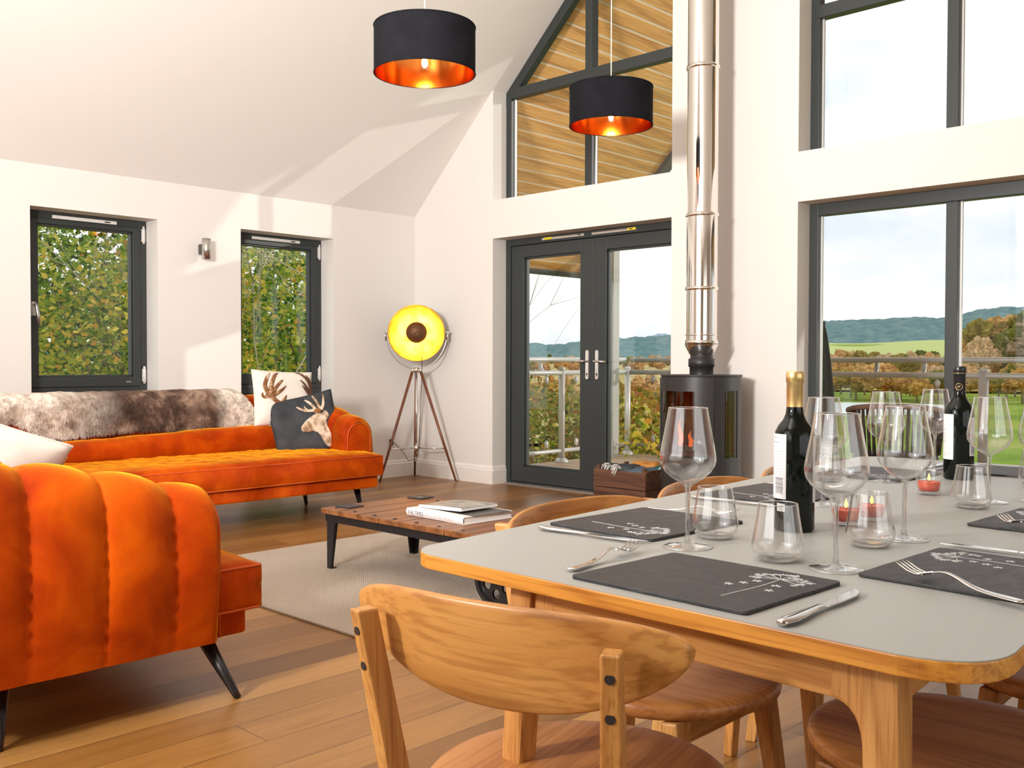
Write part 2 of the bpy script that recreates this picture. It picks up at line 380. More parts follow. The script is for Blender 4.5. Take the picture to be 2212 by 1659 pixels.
# ------------------------------------------------------------------ glazed double door
d = sroot('door_1'); FY0, FY1 = .16, .23
m = MB()
for q in ((1.018, 1.072, 0, 2.1), (2.896, 2.95, 0, 2.1), (1.072, 2.896, 2.045, 2.1), (1.072, 2.896, 0, .018)): m.box(q[0], q[1], FY0, FY1, q[2], q[3])
m.build('door_frame', frame, d, bevel=.004)
def leaf(x0, x1, hx, side):
    l = MB(); A, B = x0+.15, x1-.135 if side < 0 else x1-.155
    if side > 0: A = x0+.13
    for q in ((x0, A, .022, 2.041), (B, x1, .022, 2.041), (A, B, 1.94, 2.041), (A, B, .022, .155)): l.box(q[0], q[1], FY0+.012, FY1+.01, q[2], q[3])
    for q in ((A, A+.016, .155, 1.94), (B-.016, B, .155, 1.94), (A, B, 1.924, 1.94), (A, B, .155, .171)): l.box(q[0], q[1], FY0+.03, FY1-.004, q[2], q[3])
    o = l.build('door_leaf', frame, d, bevel=.003)
    MB().box(A, B, .200, .206, .155, 1.94).build('pane', pane_m, o)
    pl = MB().prism(rrect(hx-.016, hx+.016, .91, 1.146, .0155, 5), FY0-.004, FY0+.011, mp=XZ).build('handle_plate', chrome, o, bevel=.001)
    s = -1 if side < 0 else 1
    MB().tube([(hx, FY0, 1.056), (hx, FY0-.045, 1.056), (hx+s*.012, FY0-.052, 1.056), (hx+s*.12, FY0-.052, 1.052)], [.010, .010, .009, .008], 12).build('lever', chrome, o)
    MB().prism([(hx+math.cos(a)*.006, .955+math.sin(a)*.006) for a in [i*PI/5 for i in range(10)]], FY0-.008, FY0, mp=XZ).box(hx-.002, hx+.002, FY0-.007, FY0, .935, .955).build('keyhole', black, o)
leaf(1.074, 1.983, 1.932, -1); leaf(1.985, 2.894, 2.032, 1)
for x0, x1, ty in ((1.45, 1.90, 1.48), (1.985, 2.42, 2.34)):
    v = MB().box(x0, x1, FY0-.014, FY0, 2.062, 2.084).box(x0+.01, x1-.01, FY0-.016, FY0-.013, 2.066, 2.071).build('trickle_vent', chrome, d, bevel=.001)
    MB().box(ty, ty+.08, FY0-.0165, FY0-.013, 2.064, 2.083).build('tape', yellowp, v)
    MB().box(x1-.06, x1-.03, FY0-.017, FY0-.013, 2.070, 2.077).build('vent_slider', black, v)
struct(MB().box(1.07, 2.86, .10, .165, 0, .012).build('trim_1', mat('threshold_metal', (.55, .52, .48), .35, .8)))

# ------------------------------------------------------------------ upper windows following the roof and the right-hand glazing
def upper(name, xa, xb, mull, mirror, trz):
    w = sroot(name); m = MB(); wd = .062
    rz = lambda x: roofz(x)-.0
    m.prism([(xa, 2.426), (xa+wd, 2.426), (xa+wd, rz(xa+wd)), (xa, rz(xa))], FY0, FY1, mp=XZ)
    m.prism([(xb-wd, 2.426), (xb, 2.426), (xb, rz(xb)), (xb-wd, rz(xb-wd))], FY0, FY1, mp=XZ)
    m.box(xa+wd, xb-wd, FY0, FY1, 2.426, 2.440)
    dz = .115
    m.prism([(xa, rz(xa)-dz), (xb, rz(xb)-dz), (xb, rz(xb)), (xa, rz(xa))], FY0-.002, FY1, mp=XZ)
    m.build('window_frame', frame, w, bevel=.004)
    MB().prism([(mull, 2.43), (mull+.072, 2.43), (mull+.072, rz(mull+.072)-.06), (mull, rz(mull)-.06)], FY0+.001, FY1+.01, mp=XZ).build('mullion', frame, w, bevel=.004)
    MB().box(xa+wd/2, xb-wd/2, FY0-.004, FY1+.004, trz, trz+.085).build('transom', frame, w, bevel=.004)
    MB().prism([(xa+.02, 2.43), (xb-.02, 2.43), (xb-.02, rz(xb-.02)-.05), (xa+.02, rz(xa+.02)-.05)], .203, .209, mp=XZ).build('pane', pane_m, w)
    # bright spacer bars just inside the glass edge
    for x in (xa+wd, mull+.072): MB().box(x, x+.012, .200, .216, 2.441, trz).build('glazing_spacer', alu, w)
upper('window_3', 1.018, 2.95, 1.898, False, 3.305)
upper('window_4', 3.842, 5.674, 4.722, True, 3.318)
w = sroot('window_5'); m = MB()
for q in ((3.842, 3.905, 0, 2.1), (5.61, 5.674, 0, 2.1), (3.905, 5.61, 2.02, 2.1), (3.905, 5.61, 0, .07)): m.box(q[0], q[1], FY0, FY1, q[2], q[3])
m.build('window_frame', frame, w, bevel=.004)
MB().box(4.728, 4.80, FY0+.001, FY1+.01, .07, 2.02).build('mullion', frame, w, bevel=.004)
MB().box(3.9, 5.62, .203, .209, .06, 2.03).build('pane', pane_m, w)
for x in (3.905, 4.80): MB().box(x, x+.012, .200, .216, .07, 2.02).build('glazing_spacer', alu, w)
# unseen rear window, added to go with the rear fill lamp
w = sroot('window_6'); m = MB()
for q in ((2.2, 2.27, .9, 3.9), (4.93, 5.0, .9, 3.9), (3.57, 3.63, .97, 3.83), (2.27, 4.93, .9, .97), (2.27, 4.93, 3.83, 3.9)): m.box(q[0], q[1], -9.2, -9.12, q[2], q[3])
for q in ((5.0, 5.06, .9, 2.385), (6.94, 7.0, .9, 2.385), (5.06, 6.94, .9, .97)): m.box(q[0], q[1], -9.2, -9.12, q[2], q[3])
m.build('window_frame', frame, w)
MB().box(2.25, 4.95, -9.165, -9.16, .95, 3.85).box(5.0, 6.95, -9.165, -9.16, .95, 2.37).build('pane', pane_m, w)
w = sroot('window_7'); m = MB()  # unseen side window, added to go with the side fill lamp
for q in ((-6.8, -6.74, .35, 2.15), (-2.56, -2.5, .35, 2.15), (-4.68, -4.62, .41, 2.09), (-6.74, -2.56, .35, .41), (-6.74, -2.56, 2.09, 2.15)): m.box(9.6, 9.68, q[0], q[1], q[2], q[3])
m.build('window_frame', frame, w); MB().box(9.64, 9.645, -6.75, -2.55, .4, 2.1).build('pane', pane_m, w)

# ------------------------------------------------------------------ outside: roof overhang, deck, balustrade
soff = wood('soffit_oak', (.84, .42, .13), (.92, .50, .17), (.97, .60, .24), 'Y', .45, 60, 1.2)
gapm = mat('soffit_joint_sunlit', (.95, .82, .70), .6)  # pale colour stands in for sunlight on the board chamfers
def overhang():
    root = sroot('trim_2')
    ca, sa = math.cos(math.atan(SL)), math.sin(math.atan(SL)); Ln = (XR+.33)/ca
    pitch = .131; n = int(Ln/pitch)+1
    for side in (1, -1):
        mp = lambda u, y, h, side=side: ((-.33+u*ca+h*sa*-1 if side > 0 else 2*XR-(-.33+u*ca-h*sa)), y, ZE-.33*SL+u*sa+h*ca)
        bd = MB()
        for i in range(n):
            u0, u1 = i*pitch+.0095, min((i+1)*pitch-.0095, Ln)
            if u1 <= u0: continue
            v = [mp(u, y, h) for h in (0, .02) for u, y in ((u0, .3), (u1, .3), (u1, 2.75), (u0, 2.75))]
            bd.add(v, [(0, 1, 2, 3), (7, 6, 5, 4), (0, 4, 5, 1), (1, 5, 6, 2), (2, 6, 7, 3), (3, 7, 4, 0)])
        bd.build('soffit_boards', soff, root, bevel=.002)
        b = MB(); v = [mp(u, y, h) for h in (.004, .24) for u, y in ((0, .3), (Ln, .3), (Ln, 2.75), (0, 2.75))]
        b.add(v, [(0, 1, 2, 3), (7, 6, 5, 4), (0, 4, 5, 1), (1, 5, 6, 2), (2, 6, 7, 3), (3, 7, 4, 0)]); b.build('soffit_backing', gapm, root)
        b = MB()
        v = [mp(u, y, h) for h in (-.045, .27) for u, y in ((-.02, 2.75), (Ln, 2.75), (Ln, 2.90), (-.02, 2.90))]
        b.add(v, [(0, 1, 2, 3), (7, 6, 5, 4), (0, 4, 5, 1), (1, 5, 6, 2), (2, 6, 7, 3), (3, 7, 4, 0)])
        v = [mp(u, y, h) for h in (-.03, .27) for u, y in ((-.05, .3), (0, .3), (0, 2.8), (-.05, 2.8))]
        b.add(v, [(0, 1, 2, 3), (7, 6, 5, 4), (0, 4, 5, 1), (1, 5, 6, 2), (2, 6, 7, 3), (3, 7, 4, 0)])
        b.build('bargeboard', mat('fascia_grey', (.10, .11, .105), .6), root)
overhang()
grey_ext = mat('exterior_grey', (.50, .50, .47), .5)
for x in (.10, 6.59): struct(MB().box(x-.055, x+.055, 2.77, 2.88, -3.2, roofz(max(x, 0) if x < XR else x)-.06).build('trim_3', grey_ext, bevel=.004))
deck = wood('deck_boards', (.44, .30, .19), (.55, .40, .27), (.66, .50, .36), 'X', .6, 50, 4)
m = MB(); y = .30
while y < 3.30: m.box(-.02, 7.3, y, y+.138, -.045, -.02); y += .144
struct(m.box(-.02, 7.3, .3, 3.3, -.25, -.05).build('trim_4', deck, bevel=.003))
alu_white = alu; alu_backlit = mat('backlit_aluminium', (.40, .385, .365), .45, .25)  # shaded copy of the white aluminium, greyed as against the light
def balustrade(a, b, posts, name, label, clips, brk, alu, pr=.034):
    a, b = Vector(a), Vector(b); t = (b-a).normalized(); n = Vector((-t.y, t.x, 0)); ln = (b-a).length
    root = thing(name, label, 'balcony railing', (a.x, a.y, -.02))
    at = lambda s, z, off=0: tuple(t*s+n*off+Vector((0, 0, z+.02)))
    MB().tube([at(0, 1.075, .05), at(ln, 1.075, .05)], .026, 12).build('handrail', alu, root)
    MB().tube([at(0, .935), at(ln, .935)], .026, 12).build('middle_rail', alu, root)
    MB().tube([at(0, .105), at(ln, .105)], .021, 12).build('bottom_rail', alu, root)
    for s in posts:
        p = MB().tube([at(s, 0), at(s, .985)], pr, 14).build('post', alu, root)
        MB().lathe([(.075, 0), (.075, .012), (.062, .035), (.036, .05)], 18, at(s, -.02), capb=True).build('post_foot', alu, p)
        MB().lathe([(pr+.003, .975), (pr+.003, .99), (.02, 1.0)], 14, at(s, 0), capt=True).build('post_cap', alu, p)
    for s in brk:
        MB().tube([at(s, .915, -.02), at(s, .93, .045), at(s, .985, .085), at(s, 1.05, .088), at(s, 1.10, .06)], [.016, .022, .024, .022, .014], 8).build('rail_bracket', alu, root)
    for s in clips:
        for z in (.86, .185):
            o = MB().lathe([(.001, -.012), (.03, -.012), (.034, 0), (.03, .012), (.001, .012)], 14, (0, 0, 0), axis='Y').build('glass_clip', alu, root)
            o.location = at(s, z); o.rotation_euler = (0, 0, math.atan2(t.y, t.x)); o.scale = (.75, 1, 1.25)
    ps = sorted(posts)
    for i in range(len(ps)-1): MB().bar(at(ps[i]+.09, .52, .0), at(ps[i+1]-.09, .52, .0), .006, .62).build('glass_panel', rail_glass, root)
balustrade((.15, .36, 0), (.06, 3.175, 0), [0.04, 1.6, 2.8], 'balcony_railing', 'white tubular railing with glass panels along the left edge of the deck', [.5, 1.35, 1.85, 2.55], [.55, 1.35, 2.5], alu_white)
balustrade((.06, 3.175, 0), (7.2, 3.175, 0), [1.95, 3.9, 5.85, 7.05], 'balcony_railing', 'long tubular railing, coloured grey as if backlit, with glass panels across the outer edge of the deck', [.35, 1.6, 2.3, 3.5, 4.3, 5.4, 6.2], [.55, 1.5, 2.9, 3.35, 4.6, 5.3, 6.3], alu_backlit, .042)
# ================================================================== SOFAS
velvet = mat('orange_velvet', (.36, .04, .0008), .6, spec=.08, Sheen_Weight=1.0, Sheen_Roughness=.4)
P(velvet).inputs['Sheen Tint'].default_value = (1, .46, .02, 1)
vn = noise_n(velvet, coords(velvet), 5, 4, .55, .4)
L(velvet, ramp(velvet, vn, [(.3, (.28, .020, .0003)), (.5, (.42, .044, .0006)), (.68, (.56, .082, .001))]), P(velvet).inputs['Base Color'])
wr = noise_n(velvet, coords(velvet, (1, 1, .35)), 26, 3, .5, .8)
bump(velvet, wr, .07, .012)
pipem = mat('velvet_piping', (.55, .07, .001), .55)
def smooth01(t): t = max(0, min(1, t)); return t*t*(3-2*t)
HL, AD, SD = 1.12, .81, .96        # half length, arm depth, seat depth
def arm_top(y):                     # y measured from the arm's front towards the back
    P_ = [(0, .632), (.05, .645), (.16, .675), (.37, .722), (.58, .756), (.81, .80), (2, .80)]
    for (a, h), (b, k) in zip(P_, P_[1:]):
        if y <= b: return h+(k-h)*(y-a)/(b-a)
    return .80
PIT = .205
def ushell(root):
    """arms and back: one quilted, channel-stitched shell, each side its own part"""
    def section(a, o_w, ztop, puff, z0=.19, zin=.30):
        # a in 0..1 round the section from outer foot over the top to inner foot; returns (o, z)
        R_ = .105
        L1 = ztop-R_-z0; L2 = PI*R_; L3 = ztop-R_-zin; s = a*(L1+L2+L3)
        if s < L1: q = s/L1; return (o_w+puff*(.25+.75*min(1, q*1.6))+.012*math.sin(PI*q), z0+s)
        if s < L1+L2:
            t = (s-L1)/R_; rr = R_+puff; return (o_w-R_+rr*math.cos(t), ztop-R_+rr*math.sin(t))
        q = (s-L1-L2)/L3; return (o_w-2*R_-puff*.5*(1-q), ztop-R_-(s-L1-L2))
    def puff_at(u, off): return .026*abs(math.sin(PI*(u+off)/PIT))**.55
    for side, nm in ((1, 'arm'), (-1, 'arm')):
        m = MB(); nu, nv = 90, 46
        def fn(i, j):
            y = i*AD; u = AD-y                         # local y: 0 = back, AD = front
            pf = puff_at(u, -.15+PIT) if u > .012 else .0
            fine = .004*math.sin(u*150)*math.exp(-((((u-.15) % PIT)-PIT/2)/PIT*2)**-2*.06) if u > .02 else 0
            o, z = section(j, HL, arm_top(u), pf)
            crease = abs(math.sin(PI*(u-.15)/PIT)); 
            if crease < .55 and .03 < j < .6: o += .004*math.sin(z*120+u*30)*(1-crease/.55)
            if u < .03: k = math.sqrt(max(0, 1-(1-u/.03)**2)); o = HL-.105+(o-HL+.105)*(.86+.14*k)
            return (side*o, y, z)
        m.grid(fn, nu, nv); m.f.append(tuple(range(nv))); m.m.append(0); m.sm.append(False); o = m.build(nm, velvet, root, fix=True)
        # padded front panel with piping
        m = MB(); zt = arm_top(0); R_ = .105; rim = []
        for j in range(25):
            a = PI*j/24; rim.append((HL-R_+.096*math.cos(a), zt-R_+.096*math.sin(a)))
        rim = [(HL-.009, .20)]+rim+[(HL-2*R_+.009, .20)]
        c = (HL-R_, .45); rows = []
        for k in range(6):
            s_ = k/5; rows.append([(side*(c[0]+(x-c[0])*s_), AD+.014*math.sqrt(1-s_**2*.98), c[1]+(z-c[1])*s_) for x, z in rim])
        v = [p for r_ in rows for p in r_]; nn = len(rim)
        m.add(v, [(k*nn+j, k*nn+(j+1) % nn, (k+1)*nn+(j+1) % nn, (k+1)*nn+j) for k in range(5) for j in range(nn)], 0, True)
        m.build('arm_front', velvet, o, weld=1e-4)
        MB().tube([(side*x, AD+.004, z) for x, z in rim], .005, 6).build('piping', pipem, o)
    # back
    m = MB(); nu, nv = 140, 46
    def fb(i, j):
        x = -HL+.09+i*(2*HL-.18); pf = puff_at(x+HL, 0)*.5; ztop = .80
        o, z = section(j, .0, ztop, pf, zin=.34)
        if j > .42:        # buttoned inner face
            zz = z; bx = x/.20; bz = (zz-.43)/.16
            dd = abs(math.sin(PI*(bx+bz)/2))*abs(math.sin(PI*(bx-bz)/2)); o -= .030*math.sqrt(dd)
        return (x, -o, z)
    m.grid(fb, nu, nv); m.f += [tuple(range(nv)), tuple(range((nu-1)*nv, nu*nv))]; m.m += [0, 0]; m.sm += [False, False]; bk_ = m.build('back', velvet, root, fix=True)
    m = MB()
    for i in range(-5, 6):
        for k in range(3):
            if (i+k) % 2 == 0:
                x, z = i*.20, .43+k*.16
                if z < .72: m.lathe([(.001, .010), (.009, .007), (.012, 0)], 10, (0, 0, 0)); n_ = 30; m.v[-n_:] = [(x+p[0], .212+p[2], z+p[1]) for p in m.v[-n_:]]
    m.build('button', pipem, bk_, fix=True)['kind'] = 'stuff'
    return bk_
def cushion_box(x0, x1, y0, y1, z0, z1, crown, nx=60, ny=30, seed=0, wr=.004):
    """boxy upholstered cushion with crowned top and wrinkles"""
    m = MB(); r = .03
    def top(i, j, zc, cr):
        x = x0+(x1-x0)*i; y = y0+(y1-y0)*j
        e = (1-abs(2*i-1)**8)*(1-abs(2*j-1)**5); e = max(0, e)**.5
        w_ = wr*noise.noise(Vector((x*9+seed, y*26, seed)))+wr*.6*noise.noise(Vector((x*30, y*9, seed+3)))
        return (x, y, zc+(cr+w_*2.2)*e)
    m.grid(lambda i, j: top(i, j, z1, crown), nx, ny)
    m.grid(lambda i, j: top(i, j, z0, -.004), nx, ny)
    def wall(p0, p1, n):
        nn = Vector((p1[1]-p0[1], p0[0]-p1[0], 0)).normalized()
        def f(i, k):
            x = p0[0]+(p1[0]-p0[0])*i; y = p0[1]+(p1[1]-p0[1])*i; b = .014*math.sin(PI*k)*(1-abs(2*i-1)**10)
            b += .003*noise.noise(Vector((x*8, y*8, k*2+seed)))*math.sin(PI*k)
            return (x+nn.x*b, y+nn.y*b, z0+(z1-z0)*k)
        m.grid(f, n, 8)
    wall((x0, y0), (x1, y0), nx); wall((x1, y0), (x1, y1), ny); wall((x1, y1), (x0, y1), nx); wall((x0, y1), (x0, y0), ny)
    return m
def sofa(label, loc, rz, legx, footx, half, group=None):
    global HL
    HL = half
    s = thing('velvet_sofa', label, 'sofa', loc, rz, group)
    MB().box(-HL+.03, HL-.045, .03, SD-.03, .185, .268).build('base', velvet, s, bevel=.012)
    ushell(s)
    c = cushion_box(-HL+.01, HL-.005, .20, SD, .272, .405, .042, 110, 40, 1).build('seat_cushion', velvet, s, weld=2e-4)
    for z in (.404, .273):
        MB().tube([(-HL+.01, .5, z), (-HL+.01, SD-.012, z), (-HL+.02, SD, z), (HL-.015, SD, z), (HL-.005, SD-.012, z), (HL-.005, .5, z)], .0045, 6).build('piping', pipem, c)
    # long lumbar bolster
    m = MB(); x0, x1 = -HL+.22, HL-.22
    def fbol(i, j):
        x = x0+(x1-x0)*i; a = 2*PI*j; e = (1-abs(2*i-1)**14); top = .585+.022*math.sin(i*5+1)-.03*abs(2*i-1)**3
        cz, hz = (.40+top)/2+.01, (top-.40)/2*max(.75, e**.5); cy, hy = .315+.02*math.cos(a-.7), .085*max(.15, e**.5)
        n_ = 2.8; ca, sa = math.cos(a), math.sin(a)
        ry = abs(ca)**(2/n_)*(1 if ca > 0 else -1); rz_ = abs(sa)**(2/n_)*(1 if sa > 0 else -1)
        w_ = .006*noise.noise(Vector((x*7, a*1.4, 2)))+.003*noise.noise(Vector((x*22, a*2, 9)))
        return (x, cy+ry*(hy+w_), cz+rz_*(hz+w_))
    m.grid(fbol, 110, 36, closev=True); n_ = 110*36
    m.f += [tuple(range(36)), tuple(range(n_-36, n_))]; m.m += [0, 0]; m.sm += [True, True]
    b = m.build('lumbar_bolster', velvet, s)
    MB().tube([(x0+(x1-x0)*i/60, .315+.045, .587+.022*math.sin(i/60*5+1)-.03*abs(2*i/60-1)**3+.004) for i in range(61)], .0045, 6).build('piping', pipem, b)
    for tx, ty, fx, fy in ((legx, .80, footx, .872), (-legx, .80, -footx, .872), (legx-.04, .22, legx-.0, .20), (-legx+.04, .22, -legx+.0, .20)):
        MB().tube([(tx, ty, .188), (tx+(fx-tx)*.9, ty+(fy-ty)*.9, .018), (fx, fy, 0)], [.0245, .0125, .011], 14).build('leg', blackw, s)
    return s
sofa('long orange velvet sofa under the two tall windows, draped with a reindeer hide', (.70, -3.03, 0), -PI/2, 1.22, 1.22, 1.34)
sofa('orange velvet sofa in the left foreground, seen from outside its channel-stitched arm', (3.13, -5.215, 0), 0, 1.04, 1.12, 1.12)

# ------------------------------------------------------------------ cushions
def pillow_fn(w, h, t, seed=0, p=3.2, ear=.05):
    def hgt(u, v):
        e = max(0, (1-abs(u)**p)*(1-abs(v)**p)); return t*e**.55*(1+.10*noise.noise(Vector((u*2.2+seed, v*2.2, seed))))
    def pos(u, v, side=1, lift=0):
        # corners stick out, edges draw in
        k = 1-ear*(1-abs(u)**2)*abs(v)**3; k2 = 1-ear*(1-abs(v)**2)*abs(u)**3
        return (u*w/2*k2, side*(hgt(u, v)+lift) if side > 0 else -(hgt(u, v)), v*h/2*k)
    return pos
def pillow(name, label, w, h, t, loc, rot, m_front, m_back=None, seed=0, group=None):
    pos = pillow_fn(w, h, t, seed); o = thing(name, label, 'cushion', loc); o.rotation_euler = rot
    if group: o['group'] = group
    a = MB().grid(lambda i, j: pos(2*i-1, 2*j-1), 44, 44)
    a.grid(lambda i, j: pos(2*i-1, 2*j-1, -1), 44, 44, 1)
    c = a.build('cover', [m_front, m_back or m_front], o, weld=1e-4)
    rim = [(-1+2*i/20, -1) for i in range(20)]+[(1, -1+2*i/20) for i in range(20)]+[(1-2*i/20, 1) for i in range(20)]+[(-1, 1-2*i/20) for i in range(20)]
    MB().tube([Vector(pos(*p)) for p in rim], .0035, 6, closed=True).build('seam', m_back or m_front, c)
    return o, pos
def applique(name, polys, pos, m, parent, lift=.004, label=None):
    """flat cut-out shapes that follow the cushion's swell; polys in cushion coordinates -1..1"""
    b = MB()
    for poly in polys:
        pv = [Vector(p) for p in poly]; n = len(pv); xs = [p.x for p in pv]; ys = [p.y for p in pv]; pts = list(pv); st = .05
        def inside(x, y):
            c = False
            for i in range(n):
                a_, b_ = pv[i], pv[i-1]
                if (a_.y > y) != (b_.y > y) and x < (b_.x-a_.x)*(y-a_.y)/(b_.y-a_.y)+a_.x: c = not c
            return c
        x = min(xs)+st/2
        while x < max(xs):
            y = min(ys)+st/2
            while y < max(ys):
                if inside(x, y) and min((Vector((x, y))-q).length for q in pv) > st*.35: pts.append(Vector((x, y)))
                y += st
            x += st
        r = delaunay_2d_cdt(pts, [(i, (i+1) % n) for i in range(n)], [], 1, 1e-5)
        b.add([pos(q.x, q.y, 1, lift) for q in r[0]], [tuple(f) for f in r[2]], 0, True)
    o = b.build(name, m, parent, fix=False); s = o.modifiers.new('solid', 'SOLIDIFY'); s.thickness = .003
    if label: o['label'] = label
    return o
def stroke(pts, ws, n=6):
    """tapered stroke outline through pts (Catmull-Rom)"""
    Q = []; P_ = [Vector(p) for p in pts]; P2 = [P_[0]*2-P_[1]]+P_+[P_[-1]*2-P_[-2]]
    for i in range(len(P_)-1):
        for k in range(n):
            t = k/n; a, b, c, d = P2[i:i+4]
            Q.append((.5*((2*b)+(c-a)*t+(2*a-5*b+4*c-d)*t*t+(3*b-a-3*c+d)*t**3), ws[i]+(ws[i+1]-ws[i])*t))
    Q.append((P_[-1], ws[-1])); Lf, Rt = [], []
    for i, (q, w_) in enumerate(Q):
        t = (Q[min(i+1, len(Q)-1)][0]-Q[max(i-1, 0)][0]).normalized(); nn = Vector((-t.y, t.x))
        Lf.append(q+nn*w_); Rt.append(q-nn*w_)
    return [tuple(p) for p in Rt]+[tuple(p) for p in reversed(Lf)]
def fabric(name, col, rough=.9, sc=500, st=.25, var=.12):
    m = mat(name, col, rough, spec=.1); v = coords(m)
    L(m, ramp(m, noise_n(m, v, 9, 4), [(.3, tuple(c*(1-var) for c in col)), (.7, tuple(min(1, c*(1+var)) for c in col))]), P(m).inputs['Base Color'])
    bump(m, noise_n(m, v, sc, 2), st, .002); return m
cream = fabric('cream_linen', (.84, .77, .69), var=.05); tan = fabric('tan_linen', (.60, .42, .24)); charcoal = fabric('charcoal_wool', (.055, .060, .066), .95, 400, .5, .3)
antler_m = mat('brown_print', (.25, .11, .04), .8); L(antler_m, ramp(antler_m, noise_n(antler_m, coords(antler_m), 26, 5, .7), [(.42, (.20, .075, .025)), (.52, (.33, .17, .07)), (.60, (.62, .48, .34))]), P(antler_m).inputs['Base Color'])
antler_d = mat('dark_brown_print', (.12, .045, .02), .8)
hide_pat = mat('dappled_hide', (.6, .5, .4), .9); L(hide_pat, ramp(hide_pat, noise_n(hide_pat, coords(hide_pat), 16, 5, .65), [(.40, (.28, .17, .09)), (.50, (.60, .47, .34)), (.60, (.76, .66, .54))]), P(hide_pat).inputs['Base Color'])
# cream cushion with two brown antlers, on top of the bolster against the sofa back
o1, ps = pillow('antler_cushion', 'cream cushion printed with two brown antlers, leaning on the sofa back behind the charcoal cushion', .47, .40, .065, (1.03, -2.085, .785), (0, 0, 0), cream, cream, 1)
o1.rotation_euler = (math.radians(12), math.radians(-3), math.radians(-90-4))
# cushion local: x -> right seen from the front is -x here, so mirror
A = lambda pts: [(-x, y) for x, y in pts]
def MIR(poly): return [(-x, y) for x, y in poly][::-1]
left_ant = [stroke([(-.05, -.72), (-.10, -.52), (-.22, -.28), (-.42, -.12), (-.58, .05), (-.62, .15)], [.085, .085, .075, .065, .10, .11]),
            stroke([(-.62, .10), (-.72, .40), (-.62, .72), (-.50, .88)], [.07, .06, .05, .01]), stroke([(-.56, .12), (-.52, .45), (-.38, .78), (-.22, .92)], [.08, .06, .05, .01]),
            stroke([(-.52, .12), (-.38, .35), (-.22, .55), (-.14, .62)], [.07, .05, .04, .01]), stroke([(-.50, .06), (-.30, .18), (-.12, .34), (-.06, .42)], [.07, .05, .03, .01]),
            stroke([(-.62, .05), (-.76, .0), (-.82, .08), (-.80, .16)], [.06, .05, .03, .01]), stroke([(-.22, -.20), (-.14, -.08), (-.06, .08)], [.06, .05, .01])]
right_ant = [stroke([(.86, -.25), (.84, -.05), (.76, .12), (.62, .30), (.50, .45)], [.06, .06, .05, .04, .01]),
             stroke([(.80, .02), (.72, .28), (.58, .52), (.46, .66)], [.06, .05, .035, .01]), stroke([(.82, .05), (.84, .35), (.74, .65), (.55, .90), (.40, .97)], [.06, .055, .05, .035, .01]),
             stroke([(.86, .10), (.92, .35), (.86, .62), (.72, .86)], [.05, .045, .035, .01])]
cv = o1.children[0]
applique('antler_print', [MIR(p) for p in left_ant], ps, antler_m, cv); applique('antler_print', [MIR(p) for p in right_ant], ps, antler_d, cv)
# charcoal cushion with a stag's head
o2, ps = pillow('stag_cushion', 'charcoal cushion with a dappled cream stag head, leaning on the sofa arm', .47, .42, .065, (1.20, -2.02, .605), (0, 0, 0), charcoal, charcoal, 4)
o2.rotation_euler = (math.radians(14), math.radians(12), math.radians(-90-24))
headp = [(-.20, -.17), (-.17, -.06), (-.02, .08), (.17, .19), (.34, .25), (.46, .28), (.52, .22), (.60, .30), (.68, .26), (.72, .12), (.66, .02), (.60, -.04), (.58, -.2), (.62, -.42), (.68, -.62), (.66, -.82), (.58, -.94), (.46, -.90), (.38, -.74), (.32, -.50), (.26, -.36), (.14, -.29), (-.02, -.28), (-.14, -.26)]
ant = [stroke([(.46, .33), (.28, .38), (.08, .42), (-.08, .52), (-.16, .62)], [.055, .05, .045, .035, .02]), stroke([(.14, .42), (.08, .50), (.06, .58)], [.03, .025, .015]),
       stroke([(.36, .38), (.30, .55), (.18, .74), (.12, .80)], [.05, .045, .035, .015]), stroke([(.50, .40), (.46, .60), (.40, .80), (.38, .90)], [.045, .04, .035, .02]),
       stroke([(.52, .34), (.62, .50), (.68, .72), (.70, .88)], [.05, .045, .035, .02])]
cv = o2.children[0]
applique('stag_head', [MIR(headp)], ps, hide_pat, cv); applique('stag_antlers', [MIR(p) for p in ant], ps, hide_pat, cv, .005)
applique('brow_tuft', [MIR([(.40+.11*math.cos(a), .33+.10*math.sin(a)) for a in [i*PI/8 for i in range(16)]])], ps, antler_m, cv, .009)
# pale cushion on the near sofa
o3, ps = pillow('pale_cushion', 'plain cream cushion propped on the near sofa behind its quilted arm', .52, .50, .10, (3.80, -5.02, .665), (0, 0, 0), cream, cream, 8)
o3.rotation_euler = (math.radians(22), math.radians(22), math.radians(98))
o4, ps = pillow('tan_cushion', 'tan cushion mostly hidden behind the plain cream one', .48, .44, .07, (3.70, -4.96, .64), (0, 0, 0), tan, tan, 9)
o4.rotation_euler = (math.radians(16), math.radians(24), math.radians(98))

# ------------------------------------------------------------------ reindeer hide over the far sofa's back
furm = mat('reindeer_fur', (.6, .5, .42), .85, spec=.15)
fc = coords(furm); a1 = noise_n(furm, fc, 3.1, 4, .6, .6); a2 = noise_n(furm, coords(furm, (1, 1, 1)), 18, 4, .7)
sx = N(furm, 'ShaderNodeSeparateXYZ'); L(furm, fc, sx.inputs[0])
dk = ramp(furm, a1, [(.28, (.62, .50, .40)), (.40, (.34, .23, .17)), (.50, (.12, .075, .055)), (.70, (.06, .038, .03))])
lt = ramp(furm, a1, [(.38, (.16, .11, .09)), (.46, (.60, .50, .41)), (.56, (.82, .74, .65))])
mr = N(furm, 'ShaderNodeMapRange'); mr.inputs[1].default_value = -3.60; mr.inputs[2].default_value = -3.20; L(furm, sx.outputs[1], mr.inputs[0])
c1 = mixc(furm, lt, dk, mr.outputs[0])
mr2 = N(furm, 'ShaderNodeMapRange'); mr2.inputs[1].default_value = -2.58; mr2.inputs[2].default_value = -2.48; L(furm, sx.outputs[1], mr2.inputs[0])
